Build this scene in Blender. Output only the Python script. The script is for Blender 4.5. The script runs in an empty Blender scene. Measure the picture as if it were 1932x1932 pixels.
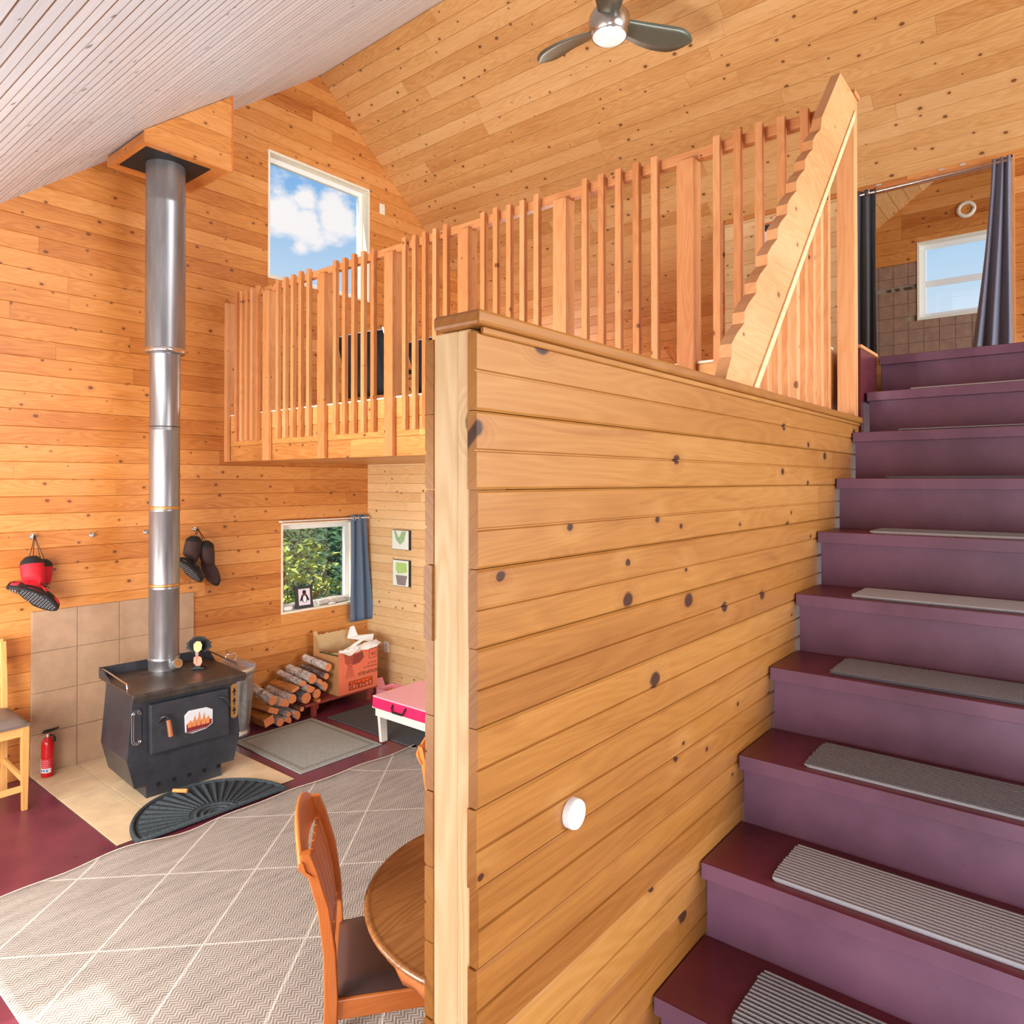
import bpy, bmesh, math, random
from math import sin, cos, pi, radians, atan, sqrt, hypot
from mathutils import Vector, Matrix

# ------------------------------------------------------------------ camera, sky, sun, lights, exposure
SC = bpy.context.scene
COL = SC.collection
EYE = 2.185
F_PX, PITCH, YAW = 1320.0, radians(.45), radians(39.3)
CX, CY = 966.0, 908.0 - 1320.0 * math.tan(radians(.45))
cd = bpy.data.cameras.new('camera')
cam = bpy.data.objects.new('camera', cd); COL.objects.link(cam)
cam.location = (0, 0, EYE)
cam.rotation_euler = (pi / 2 + PITCH, 0, YAW - pi / 2)
cd.sensor_width = 36; cd.lens = F_PX / 1932 * 36
cd.shift_y = (CY - 966) / 1932
cd.clip_start = .02; cd.clip_end = 300
SC.camera = cam
SC.view_settings.view_transform = 'Standard'
SC.view_settings.look = 'None'
SC.view_settings.gamma = 1
SC.view_settings.use_curve_mapping = False
SC.view_settings.exposure = -0.3
SC.cycles.max_bounces = 7
SC.cycles.diffuse_bounces = 4
SC.cycles.glossy_bounces = 3
SC.cycles.transparent_max_bounces = 12
SC.cycles.sample_clamp_indirect = 6

# a pixel of the photograph -> ray; the distance always comes from the wall, floor or thing it lies on
_F = Vector((cos(YAW) * cos(PITCH), sin(YAW) * cos(PITCH), sin(PITCH)))
_R = Vector((sin(YAW), -cos(YAW), 0)); _U = _R.cross(_F)
def ray(x, y): return _F + _R * ((x - CX) / F_PX) - _U * ((y - CY) / F_PX)
def at_y(x, y, Y): r = ray(x, y); p = r * (Y / r.y); p.z += EYE; return p
def at_x(x, y, X): r = ray(x, y); p = r * (X / r.x); p.z += EYE; return p
def at_z(x, y, Z=0.0): r = ray(x, y); p = r * ((Z - EYE) / r.z); p.z = Z; return p

def lin(c):
    c = c / 255.0
    return c / 12.92 if c <= .04045 else ((c + .055) / 1.055) ** 2.4
def rgb(r, g, b): return (lin(r), lin(g), lin(b), 1)

# sky: light at the horizon, blue above, a few clouds
W = bpy.data.worlds.new('sky'); SC.world = W; W.use_nodes = True
nt = W.node_tree; N = nt.nodes; L = nt.links
for n in list(N): N.remove(n)
tc = N.new('ShaderNodeTexCoord'); sep = N.new('ShaderNodeSeparateXYZ'); L.new(tc.outputs['Generated'], sep.inputs[0])
ramp = N.new('ShaderNodeValToRGB'); L.new(sep.outputs['Z'], ramp.inputs[0])
e = ramp.color_ramp.elements
e[0].position = 0; e[0].color = rgb(222, 238, 250)
e[1].position = .55; e[1].color = rgb(96, 160, 226)
for pos, c in ((.2, rgb(214, 235, 252)), (.27, rgb(186, 221, 250)), (.38, rgb(120, 186, 242))):
    k = e.new(pos); k.color = c
noi = N.new('ShaderNodeTexNoise'); noi.inputs['Scale'].default_value = 17; noi.inputs['Detail'].default_value = 7; noi.inputs['Roughness'].default_value = .58
mp = N.new('ShaderNodeMapping'); mp.inputs['Scale'].default_value = (1, 1, 1.6); L.new(tc.outputs['Generated'], mp.inputs[0]); L.new(mp.outputs[0], noi.inputs[0])
def math_node(op, a, b=None, clamp=False):
    m = N.new('ShaderNodeMath'); m.operation = op; m.use_clamp = clamp
    for i, v in enumerate((a, b)):
        if v is None: continue
        if isinstance(v, (int, float)): m.inputs[i].default_value = v
        else: L.new(v, m.inputs[i])
    return m.outputs[0]
cloud = None
for px, py, rad, w in ((540, 398, .040, 1), (580, 418, .036, 1), (625, 405, .040, 1), (575, 380, .03, .9), (565, 466, .013, .55)):
    d0 = ray(px, py).normalized()
    vd = N.new('ShaderNodeVectorMath'); vd.operation = 'DISTANCE'; vd.inputs[1].default_value = d0
    L.new(tc.outputs['Generated'], vd.inputs[0])
    v = math_node('SUBTRACT', 1.0, math_node('DIVIDE', vd.outputs['Value'], rad))
    v = math_node('MULTIPLY', math_node('MAXIMUM', v, -.6), .42 * w)
    cloud = v if cloud is None else math_node('MAXIMUM', cloud, v)
cm = math_node('ADD', cloud, noi.outputs['Fac'])
cm = math_node('MULTIPLY', math_node('SUBTRACT', cm, .545), 5.0, True)
mixc = N.new('ShaderNodeMixRGB'); L.new(cm, mixc.inputs[0]); L.new(ramp.outputs[0], mixc.inputs[1]); mixc.inputs[2].default_value = (.98, .98, 1, 1)
bg = N.new('ShaderNodeBackground'); bg.inputs['Strength'].default_value = 1.25; L.new(mixc.outputs[0], bg.inputs[0])
wo = N.new('ShaderNodeOutputWorld'); L.new(bg.outputs[0], wo.inputs[0])

def sun_lamp():
    l = bpy.data.lights.new('sun', 'SUN'); l.energy = 7; l.angle = radians(.6); l.color = (1, .95, .86)
    o = bpy.data.objects.new('sun', l); COL.objects.link(o); o.location = (-6, 5, 9)
    d = Vector((1, -.22, -1.10)); o.rotation_euler = d.to_track_quat('-Z', 'Y').to_euler()
sun_lamp()
def window_light(name, loc, aim, sx, sy, watts, col):
    l = bpy.data.lights.new(name, 'AREA'); l.shape = 'RECTANGLE'; l.size = sx; l.size_y = sy; l.energy = watts; l.color = col
    o = bpy.data.objects.new(name, l); COL.objects.link(o); o.location = loc
    o.rotation_euler = (Vector(aim) - Vector(loc)).to_track_quat('-Z', 'Y').to_euler()
# daylight coming in at the windows of the long wall and of the front gable (both behind the camera); the far and loft ones are added fill
window_light('daylight_long_wall', (-.60, 3.0, 1.5), (4.6, 5.2, 1.1), 1.7, 1.5, 270, (1, .97, .93))
window_light('added_far_fill', (-.60, 5.05, 1.45), (4.9, 5.0, 1.3), 1.2, 1.2, 115, (1, .96, .92))  # fill lamp at an added window, brightens the walls under the loft
window_light('daylight_front_gable', (3.8, -5.9, 3.2), (3.8, 6, 3.6), 5.0, 3.6, 1040, (.93, .97, 1))
window_light('daylight_stair_door', (-.60, -.75, 1.35), (2.2, .3, 1.5), 1.3, 1.9, 78, (.82, .91, 1))
window_light('added_loft_fill', (7.6, 5.98, 3.15), (6.6, 3.4, 3.5), 1.1, .45, 130, (1, .98, .95))  # fill lamp added to brighten the loft; no opening behind it

# ------------------------------------------------------------------ helpers
rnd = random.Random(11)
def link(o, parent=None):
    COL.objects.link(o)
    if parent is not None: o.parent = parent
    return o
def tag(o, label=None, cat=None, group=None, kind=None):
    if label: o['label'] = label
    if cat: o['category'] = cat
    if group: o['group'] = group
    if kind: o['kind'] = kind
    return o
def thing(name, label, cat, loc=(0, 0, 0), rotz=0, group=None):
    o = bpy.data.objects.new(name, None); o.empty_display_size = .1
    COL.objects.link(o); o.location = loc; o.rotation_euler = (0, 0, rotz)
    return tag(o, label, cat, group)

class MB:
    """collects shapes; build() links them as one mesh object with a length-wise UV map"""
    def __init__(s): s.v = []; s.f = []; s.uv = []; s.sm = []
    def add(s, vs, fs, uv=None, smooth=False):
        n = len(s.v); s.v += [Vector(p) for p in vs]; s.uv += (uv if uv else [None] * len(vs))
        for f in fs: s.f.append([i + n for i in f]); s.sm.append(smooth)
        return s
    def box(s, x0, x1, y0, y1, z0, z1):
        vs = [(x, y, z) for z in (z0, z1) for y in (y0, y1) for x in (x0, x1)]
        return s.add(vs, [(0, 2, 3, 1), (4, 5, 7, 6), (0, 1, 5, 4), (2, 6, 7, 3), (0, 4, 6, 2), (1, 3, 7, 5)])
    def beam(s, p0, p1, w, h, up=(0, 0, 1)):
        p0, p1 = Vector(p0), Vector(p1); d = (p1 - p0).normalized(); u = Vector(up)
        if abs(d.dot(u)) > .95: u = Vector((1, 0, 0))
        a = d.cross(u).normalized(); b = a.cross(d)
        vs = [p + a * (i * w / 2) + b * (j * h / 2) for p in (p0, p1) for j in (-1, 1) for i in (-1, 1)]
        return s.add(vs, [(0, 1, 3, 2), (4, 6, 7, 5), (0, 4, 5, 1), (2, 3, 7, 6), (0, 2, 6, 4), (1, 5, 7, 3)])
    def prism(s, poly, depth, frame=None):
        """poly in (a, b); depth (c0, c1); frame maps (a, b, c) to a point"""
        fr = frame or (lambda a, b, c: (a, b, c)); n = len(poly)
        vs = [fr(a, b, c) for c in depth for a, b in poly]
        fs = [tuple(range(n))[::-1], tuple(range(n, 2 * n))] + [(i, (i + 1) % n, (i + 1) % n + n, i + n) for i in range(n)]
        return s.add(vs, fs)
    def cyl(s, p0, p1, r0, r1=None, n=16, caps=True, smooth=True):
        r1 = r0 if r1 is None else r1; p0, p1 = Vector(p0), Vector(p1); d = (p1 - p0).normalized()
        u = Vector((0, 0, 1)) if abs(d.z) < .9 else Vector((1, 0, 0)); a = d.cross(u).normalized(); b = d.cross(a)
        vs = [p + (a * cos(2 * pi * i / n) + b * sin(2 * pi * i / n)) * r for p, r in ((p0, r0), (p1, r1)) for i in range(n)]
        s.add(vs, [(i, (i + 1) % n, (i + 1) % n + n, i + n) for i in range(n)], smooth=smooth)
        if caps: s.add(vs[:n], [tuple(range(n))[::-1]]); s.add(vs[n:], [tuple(range(n))])
        return s
    def lathe(s, prof, n=24, c=(0, 0, 0), smooth=True, a0=0, a1=2 * pi):
        full = abs(a1 - a0 - 2 * pi) < 1e-6; m = n if full else n + 1
        vs = [(c[0] + r * cos(a0 + (a1 - a0) * i / n), c[1] + r * sin(a0 + (a1 - a0) * i / n), c[2] + z) for r, z in prof for i in range(m)]
        fs = []
        for k in range(len(prof) - 1):
            for i in range(n):
                j = (i + 1) % m if full else i + 1
                fs.append((k * m + i, k * m + j, (k + 1) * m + j, (k + 1) * m + i))
        return s.add(vs, fs, smooth=smooth)
    def tube(s, pts, r, n=8, caps=True):
        pts = [Vector(p) for p in pts]; rs = r if isinstance(r, (list, tuple)) else [r] * len(pts)
        d = (pts[1] - pts[0]).normalized(); u = Vector((0, 0, 1)) if abs(d.z) < .9 else Vector((1, 0, 0))
        a = d.cross(u).normalized(); vs = []
        for i, p in enumerate(pts):
            t = (pts[min(i + 1, len(pts) - 1)] - pts[max(i - 1, 0)]).normalized()
            a = (a - t * a.dot(t)).normalized(); b = t.cross(a)
            vs += [p + (a * cos(2 * pi * k / n) + b * sin(2 * pi * k / n)) * rs[i] for k in range(n)]
        fs = [(i * n + k, i * n + (k + 1) % n, (i + 1) * n + (k + 1) % n, (i + 1) * n + k) for i in range(len(pts) - 1) for k in range(n)]
        s.add(vs, fs, smooth=True)
        if caps: m = len(vs); s.add(vs[:n], [tuple(range(n))[::-1]]); s.add(vs[m - n:], [tuple(range(n))])
        return s
    def loft(s, rings, caps=True, smooth=True):
        n = len(rings[0]); vs = [p for r in rings for p in r]
        fs = [(i * n + k, i * n + (k + 1) % n, (i + 1) * n + (k + 1) % n, (i + 1) * n + k) for i in range(len(rings) - 1) for k in range(n)]
        s.add(vs, fs, smooth=smooth)
        if caps: s.add(rings[0], [tuple(range(n))[::-1]], smooth=smooth); s.add(rings[-1], [tuple(range(n))], smooth=smooth)
        return s
    def grid(s, nu, nv, fn, smooth=True):
        vs = [fn(i / nu, j / nv) for j in range(nv + 1) for i in range(nu + 1)]
        m = nu + 1
        return s.add(vs, [(j * m + i, j * m + i + 1, (j + 1) * m + i + 1, (j + 1) * m + i) for j in range(nv) for i in range(nu)], smooth=smooth)
    def build(s, name, mat, parent=None, axis=None, bevel=0, solid=0, M=None, segs=2, fix=True):
        me = bpy.data.meshes.new(name); me.from_pydata([tuple(p) for p in s.v], [], s.f); me.materials.append(mat)
        if axis is None:
            ext = [max(p[i] for p in s.v) - min(p[i] for p in s.v) for i in range(3)]; axis = ext.index(max(ext))
        o1, o2 = [i for i in range(3) if i != axis]
        uv = me.uv_layers.new(name='UVMap'); d = uv.data
        for lp in me.loops:
            q = s.uv[lp.vertex_index]; p = s.v[lp.vertex_index]
            d[lp.index].uv = q if q else (p[axis], p[o1] + p[o2])
        for p, k in zip(me.polygons, s.sm): p.use_smooth = k
        if fix:
            b = bmesh.new(); b.from_mesh(me); bmesh.ops.recalc_face_normals(b, faces=b.faces); b.to_mesh(me); b.free()
        if M is not None: me.transform(M)
        o = bpy.data.objects.new(name, me); link(o, parent)
        if solid: m = o.modifiers.new('thickness', 'SOLIDIFY'); m.thickness = solid; m.offset = 0
        if bevel: m = o.modifiers.new('bevel', 'BEVEL'); m.width = bevel; m.segments = segs; m.limit_method = 'ANGLE'; m.angle_limit = radians(40)
        return o

def dup(o, parent=None, **kw):
    c = o.copy(); COL.objects.link(c); c.parent = parent
    for ch in o.children: dup(ch, c)
    return c

def text_mesh(name, body, size, mat, parent, M, extrude=.0004):
    cu = bpy.data.curves.new(name, 'FONT'); cu.body = body; cu.size = size; cu.extrude = extrude; cu.align_x = 'CENTER'; cu.align_y = 'CENTER'
    t = bpy.data.objects.new(name, cu); COL.objects.link(t)
    bpy.context.view_layer.update()
    me = bpy.data.meshes.new_from_object(t.evaluated_get(bpy.context.evaluated_depsgraph_get()))
    bpy.data.objects.remove(t); bpy.data.curves.remove(cu)
    me.transform(M); me.materials.clear(); me.materials.append(mat)
    o = bpy.data.objects.new(name, me); return link(o, parent)

# ------------------------------------------------------------------ materials (all procedural)
class NT:
    def __init__(s, name):
        s.m = bpy.data.materials.new(name); s.m.use_nodes = True; s.t = s.m.node_tree
        s.b = s.t.nodes['Principled BSDF']
    def n(s, kind, **kw):
        x = s.t.nodes.new('ShaderNode' + kind)
        for k, v in kw.items(): setattr(x, k, v)
        return x
    def l(s, a, b): s.t.links.new(a, b)
    def put(s, sock, v):
        if hasattr(v, 'is_linked') or hasattr(v, 'links'): s.l(v, sock)
        else: sock.default_value = v
    def math(s, op, a, b=0.0, clamp=False):
        x = s.n('Math', operation=op, use_clamp=clamp); s.put(x.inputs[0], a); s.put(x.inputs[1], b); return x.outputs[0]
    def mix(s, fac, a, b, blend='MIX'):
        x = s.n('MixRGB', blend_type=blend); s.put(x.inputs[0], fac); s.put(x.inputs[1], a); s.put(x.inputs[2], b); return x.outputs[0]
    def noise(s, vec, scale, detail=2.0, rough=.5, dist=0.0):
        x = s.n('TexNoise'); x.inputs['Scale'].default_value = scale; x.inputs['Detail'].default_value = detail
        x.inputs['Roughness'].default_value = rough; x.inputs['Distortion'].default_value = dist
        if vec is not None: s.l(vec, x.inputs['Vector'])
        return x.outputs['Fac']
    def scale(s, vec, sc, off=None):
        x = s.n('VectorMath', operation='MULTIPLY'); s.l(vec, x.inputs[0]); x.inputs[1].default_value = sc
        if off is None: return x.outputs[0]
        y = s.n('VectorMath', operation='ADD'); s.l(x.outputs[0], y.inputs[0]); s.put(y.inputs[1], off); return y.outputs[0]
    def ramp(s, fac, *stops):
        x = s.n('ValToRGB'); s.l(fac, x.inputs[0]); e = x.color_ramp.elements
        e[0].position, e[0].color = stops[0]; e[1].position, e[1].color = stops[-1]
        for p, c in stops[1:-1]: k = e.new(p); k.color = c
        return x.outputs[0]
    def bump(s, h, strength=.3, dist=.01):
        x = s.n('Bump'); x.inputs['Strength'].default_value = strength; x.inputs['Distance'].default_value = dist
        s.l(h, x.inputs['Height']); s.l(x.outputs[0], s.b.inputs['Normal'])

def plain(name, c, rough=.6, metal=0.0, var=.0, vscale=20, spec=.5, coat=0.0):
    m = NT(name); b = m.b
    b.inputs['Roughness'].default_value = rough; b.inputs['Metallic'].default_value = metal
    b.inputs['Specular IOR Level'].default_value = spec; b.inputs['Coat Weight'].default_value = coat
    if var:
        tc = m.n('TexCoord'); f = m.noise(tc.outputs['Object'], vscale, 4, .6)
        d = tuple(x * (1 - var) for x in c[:3]) + (1,); u = tuple(min(1, x * (1 + var)) for x in c[:3]) + (1,)
        m.l(m.ramp(f, (.3, d), (.7, u)), b.inputs['Base Color'])
    else: b.inputs['Base Color'].default_value = c
    return m.m

def wood(name, dark, mid, light, knot=(.11, .035, .014, 1), rough=.35, knots=.42, kscale=5.2, ring=1.0, spread=.35, spec=.4, kmix=.82, sap=.25):
    """pine: length-wise grain, rings and knots; each board gets its own tone and its own piece of the tree"""
    m = NT(name); b = m.b
    uv = m.n('UVMap'); oi = m.n('ObjectInfo')
    comb = m.n('CombineXYZ'); m.l(m.math('MULTIPLY', oi.outputs['Random'], 173.0), comb.inputs[0]); m.l(m.math('MULTIPLY', oi.outputs['Random'], 71.0), comb.inputs[1])
    base = m.scale(uv.outputs[0], (1, 1, 0), comb.outputs[0])
    # knots
    warp = m.n('VectorMath', operation='ADD'); m.l(m.scale(base, (1.0, 1.35, 1)), warp.inputs[0])
    vo = m.n('TexVoronoi', voronoi_dimensions='2D', feature='F1'); vo.inputs['Scale'].default_value = kscale; m.l(warp.outputs[0], vo.inputs['Vector'])
    sepc = m.n('SeparateColor'); m.l(vo.outputs['Color'], sepc.inputs[0])
    gate = m.math('LESS_THAN', sepc.outputs[0], knots)
    size = m.math('ADD', m.math('MULTIPLY', sepc.outputs[1], .075), .03)
    wob = m.noise(m.scale(base, (60, 60, 1)), 1, 2)
    kd = m.math('ADD', vo.outputs['Distance'], m.math('MULTIPLY', m.math('SUBTRACT', wob, .5), .035))
    kn = m.math('MULTIPLY', m.math('SUBTRACT', 1.0, m.math('DIVIDE', kd, size), True), gate)
    knm = m.math('MULTIPLY', kn, 3.2, True)
    halo = m.math('MULTIPLY', m.math('SUBTRACT', 1.0, m.math('DIVIDE', kd, m.math('MULTIPLY', size, 2.6)), True), gate)
    # rings: contour lines of a stretched field, bent around the knots
    fld = m.noise(m.scale(base, (1.1, 9.0, 1)), 1, 1.5, .5)
    fld2 = m.math('ADD', fld, m.math('MULTIPLY', halo, .25))
    rings = m.math('SINE', m.math('MULTIPLY', fld2, 95.0))
    rings = m.math('ADD', m.math('MULTIPLY', rings, .5), .5)
    fine = m.noise(m.scale(base, (6, 230, 1)), 1, 2, .6)
    g = m.math('ADD', m.math('MULTIPLY', rings, .55 * ring), m.math('MULTIPLY', fine, .55))
    tone = m.noise(m.scale(base, (.5, 3.2, 1)), 1, 2, .5)
    t = m.math('ADD', m.math('MULTIPLY', g, .38), m.math('MULTIPLY', tone, .62))
    t = m.math('ADD', t, m.math('MULTIPLY', m.math('SUBTRACT', oi.outputs['Random'], .5), spread))
    c = m.ramp(t, (.18, dark), (.5, mid), (.82, light))
    sp = m.noise(m.scale(base, (2.2, 14, 1)), 1, 3, .6, .6)
    far = m.math('MULTIPLY', m.math('SUBTRACT', 1.0, m.math('DIVIDE', kd, .34), True), gate)
    c = m.mix(m.math('MULTIPLY', m.math('MULTIPLY', far, m.math('MULTIPLY', m.math('SUBTRACT', sp, .42), 6.0, True)), sap), c, light)
    c = m.mix(m.math('MULTIPLY', m.math('MULTIPLY', m.math('SUBTRACT', sp, .60), 7.0, True), .45), c, dark)
    c = m.mix(m.math('MULTIPLY', halo, .45), c, dark)
    c = m.mix(m.math('MULTIPLY', knm, kmix), c, knot)
    m.l(c, b.inputs['Base Color'])
    b.inputs['Roughness'].default_value = rough; b.inputs['Specular IOR Level'].default_value = spec
    m.bump(g, .12, .004)
    return m.m

def glass_mat(name, tint=(1, 1, 1, 1), gloss=.06):
    m = NT(name); t = m.n('BsdfTransparent'); t.inputs[0].default_value = tint
    g = m.n('BsdfGlossy'); g.inputs['Roughness'].default_value = .02
    x = m.n('MixShader'); x.inputs[0].default_value = gloss; m.l(t.outputs[0], x.inputs[1]); m.l(g.outputs[0], x.inputs[2])
    m.l(x.outputs[0], m.t.nodes['Material Output'].inputs['Surface']); return m.m

M = {}
M['pine'] = wood('pine_boards', rgb(166, 92, 38), rgb(204, 134, 68), rgb(224, 162, 98), knots=.55, kscale=5.0, spread=.28, ring=.6)
M['pine_ceiling_lit'] = wood('pine_ceiling_lit', rgb(186, 128, 70), rgb(214, 164, 104), rgb(230, 188, 134), knots=.5, kscale=5.0, ring=.6, spread=.3)  # same wood as the walls; the ceiling's stronger light is in the colour
M['pine_glare'] = wood('pine_window_glare', rgb(200, 213, 224), rgb(224, 236, 246), rgb(238, 248, 254), knot=rgb(110, 98, 90), knots=.3, ring=.35, spread=.15, rough=.42, kmix=.8)  # varnished pine with the grey-white window glare put into its colour
M['pine_half'] = wood('pine_half_wall', rgb(130, 74, 27), rgb(168, 111, 50), rgb(194, 142, 79), knot=(.05, .016, .009, 1), knots=.62, kscale=3.9, ring=.28, spread=.12, rough=.38, kmix=.95, sap=.5)
M['pine_rail'] = wood('pine_railing', rgb(186, 112, 58), rgb(216, 150, 94), rgb(232, 176, 124), knots=.25, kscale=6, ring=.5, spread=.25, rough=.45)
M['pine_pale'] = wood('pine_pale_boards', rgb(204, 158, 104), rgb(228, 190, 138), rgb(240, 212, 166), knots=.5, kscale=5.2, ring=.5, spread=.25)
M['stud'] = wood('stud_lumber', rgb(204, 164, 112), rgb(224, 192, 144), rgb(236, 210, 168), knots=.2, kscale=4, ring=.9, spread=.1, rough=.6)
M['endgrain'] = plain('board_end_grain', rgb(222, 198, 156), .8, var=.12, vscale=60)
M['groove'] = plain('dark_behind_boards', rgb(120, 66, 26), .9)
M['groove_brown'] = plain('groove_brown_wood', rgb(126, 96, 74), .9)
M['fascia'] = wood('fascia_boards', rgb(176, 112, 56), rgb(212, 152, 86), rgb(226, 176, 110), knots=.3, ring=.7, spread=.4)
M['chair_oak'] = wood('chair_oak', rgb(176, 92, 36), rgb(204, 116, 54), rgb(220, 140, 78), knots=0, ring=.4, spread=.1, rough=.28, spec=.5)
M['table_oak'] = wood('table_oak', rgb(98, 58, 26), rgb(136, 88, 46), rgb(160, 112, 66), knots=0, ring=1.0, spread=.05, rough=.22, spec=.5)
M['stool_wood'] = wood('stool_wood', rgb(196, 140, 76), rgb(216, 164, 98), rgb(230, 184, 122), knots=0, ring=.4, spread=.05, rough=.4)
M['white_paint'] = plain('white_paint', rgb(226, 222, 212), .5, var=.04)
M['cream'] = plain('cream_trim', rgb(232, 224, 204), .5, var=.06, vscale=30)
M['vinyl'] = plain('white_vinyl', rgb(236, 236, 232), .35)
M['glass'] = glass_mat('window_glass')
M['steel_dark'] = plain('black_steel', rgb(58, 60, 66), .34, .35, var=.2, vscale=9)
M['steel_top'] = plain('stove_top_steel', rgb(84, 76, 70), .45, .6, var=.35, vscale=14)
M['black'] = plain('black', rgb(16, 16, 18), .6)
M['hole'] = plain('hole_black', rgb(6, 6, 6), 1)
M['chrome'] = plain('chrome', rgb(220, 220, 222), .15, 1)
M['nickel'] = plain('brushed_nickel', rgb(190, 182, 172), .25, 1)
M['brass'] = plain('brass', rgb(196, 150, 92), .35, .8, var=.15)
M['galv'] = plain('galvanised', rgb(196, 200, 204), .32, .85, var=.18, vscale=25)
M['copper'] = plain('copper_handle', rgb(196, 132, 96), .35, .6)
M['tile_wall'] = plain('beige_wall_tile', rgb(172, 140, 112), .4, var=.12, vscale=7)
M['tile_floor'] = plain('beige_floor_tile', rgb(206, 182, 146), .35, var=.14, vscale=6)
M['grout'] = plain('grout', rgb(150, 132, 110), .9)
M['tile_bath'] = plain('brown_bath_tile', rgb(150, 118, 98), .4, var=.18, vscale=14)
M['tile_dark'] = plain('dark_accent_tile', rgb(84, 62, 58), .4)
M['ext_red'] = plain('red_enamel', rgb(196, 16, 28), .25, spec=.6)
M['label_white'] = plain('label_white', rgb(226, 230, 236), .5)
M['label_blue'] = plain('label_blue', rgb(70, 110, 170), .5)
M['leather'] = plain('grey_brown_leather', rgb(112, 98, 90), .45, var=.08)
M['boot_red'] = plain('red_boot_fabric', rgb(206, 24, 40), .7, var=.12, vscale=30)
M['boot_black'] = plain('black_boot_rubber', rgb(26, 28, 32), .6)
M['boot_brown'] = plain('brown_boot_fabric', rgb(64, 42, 38), .75, var=.2, vscale=30)
M['tread_mark'] = plain('tread_mark', rgb(190, 196, 200), .6)
M['card'] = plain('cardboard', rgb(196, 142, 90), .85, var=.06)
M['card_in'] = plain('cardboard_inside', rgb(210, 178, 130), .85, var=.06)
M['card_white'] = plain('white_cardboard', rgb(236, 232, 226), .85)
M['card_orange'] = plain('card_reddish_glow', rgb(224, 112, 78), .8, var=.04)  # cardboard front with the reddish glow under the loft in its colour
M['ink_orange'] = plain('bright_orange_print', rgb(236, 88, 26), .8)
M['ink'] = plain('dark_print', rgb(72, 26, 20), .8)
M['ink_green'] = plain('green_print', rgb(46, 74, 48), .8)
M['pink'] = plain('pink_vinyl', rgb(226, 40, 96), .35, var=.08, vscale=6)
M['pink_sunlit'] = plain('pink_vinyl_sunlit', rgb(240, 176, 190), .4, var=.05)  # same pink vinyl; the strong sun on the top is in the colour
M['pale_pink'] = plain('pale_pink_card', rgb(236, 150, 160), .8)
M['yellow'] = plain('yellow_card', rgb(222, 160, 40), .8)
M['bench_red'] = plain('red_brown_paint', rgb(140, 58, 52), .5, var=.2)
M['bark_white'] = None
M['cut'] = plain('cut_wood', rgb(214, 128, 78), .8, var=.14, vscale=30)
M['split'] = wood('split_firewood', rgb(150, 84, 36), rgb(190, 122, 60), rgb(214, 158, 96), knots=0, rough=.75)
M['fabric_black'] = plain('black_camp_fabric', rgb(30, 32, 34), .85)
M['fabric_green'] = plain('green_camp_fabric', rgb(36, 86, 78), .85)
M['piping'] = plain('light_piping', rgb(196, 206, 210), .6)
M['blade'] = plain('fan_blade', rgb(104, 106, 92), .35, .3, var=.06)
M['lamp_glass'] = plain('frosted_lamp_glass', rgb(236, 236, 232), .4)
_lb = M['lamp_glass'].node_tree.nodes['Principled BSDF']; _lb.inputs['Emission Color'].default_value = (1, .97, .92, 1); _lb.inputs['Emission Strength'].default_value = .38
M['canvas'] = plain('print_ground', rgb(226, 236, 226), .7)
M['print_green'] = plain('print_green', rgb(150, 188, 140), .7, var=.2, vscale=40)
M['print_green2'] = plain('print_leaf', rgb(170, 208, 120), .7, var=.25, vscale=60)
M['print_grey'] = plain('print_grey', rgb(136, 128, 126), .7, var=.3, vscale=80)
M['frame_dark'] = plain('dark_frame', rgb(38, 40, 36), .5)
M['penguin_red'] = plain('scarf_red', rgb(170, 50, 40), .7)
M['stone'] = plain('driftwood_grey', rgb(190, 182, 172), .85, var=.25, vscale=40)
M['plastic_white'] = plain('white_plastic', rgb(238, 240, 238), .35)
M['cloth_white'] = plain('white_cloth', rgb(224, 226, 224), .8, var=.05)
M['cloth_navy'] = plain('navy_cloth', rgb(40, 46, 70), .8)
M['leaf'] = None

def bark(name, a, b_, stripes):
    m = NT(name); tc = m.n('TexCoord')
    f = m.noise(m.scale(tc.outputs['Object'], (14, 3, 14)), 3, 5, .65)
    g = m.noise(m.scale(tc.outputs['Object'], (8, 70, 8)), 1, 2)
    c = m.ramp(f, (.38, a), (.62, b_))
    c = m.mix(m.math('GREATER_THAN', g, .63 if stripes else .9), c, rgb(44, 38, 36))
    m.l(c, m.b.inputs['Base Color']); m.b.inputs['Roughness'].default_value = .8; m.bump(f, .5, .01); return m.m
M['bark_white'] = bark('birch_bark', rgb(176, 160, 150), rgb(232, 230, 226), True)
M['bark_grey'] = bark('grey_bark', rgb(84, 70, 66), rgb(150, 138, 134), True)
M['bark_brown'] = bark('brown_bark', rgb(96, 60, 46), rgb(158, 106, 78), False)

def leaf_mat(name, a, b_):
    m = NT(name); tc = m.n('TexCoord'); f = m.noise(tc.outputs['Object'], 5, 3)
    m.l(m.ramp(f, (.3, a), (.7, b_)), m.b.inputs['Base Color']); m.b.inputs['Roughness'].default_value = .35
    m.b.inputs['Transmission Weight'].default_value = 0; return m.m
M['leaf_dark'] = leaf_mat('hedge_leaves', rgb(58, 98, 58), rgb(142, 176, 112))
M['leaf_light'] = leaf_mat('bush_leaves', rgb(142, 172, 62), rgb(220, 230, 130))

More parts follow.
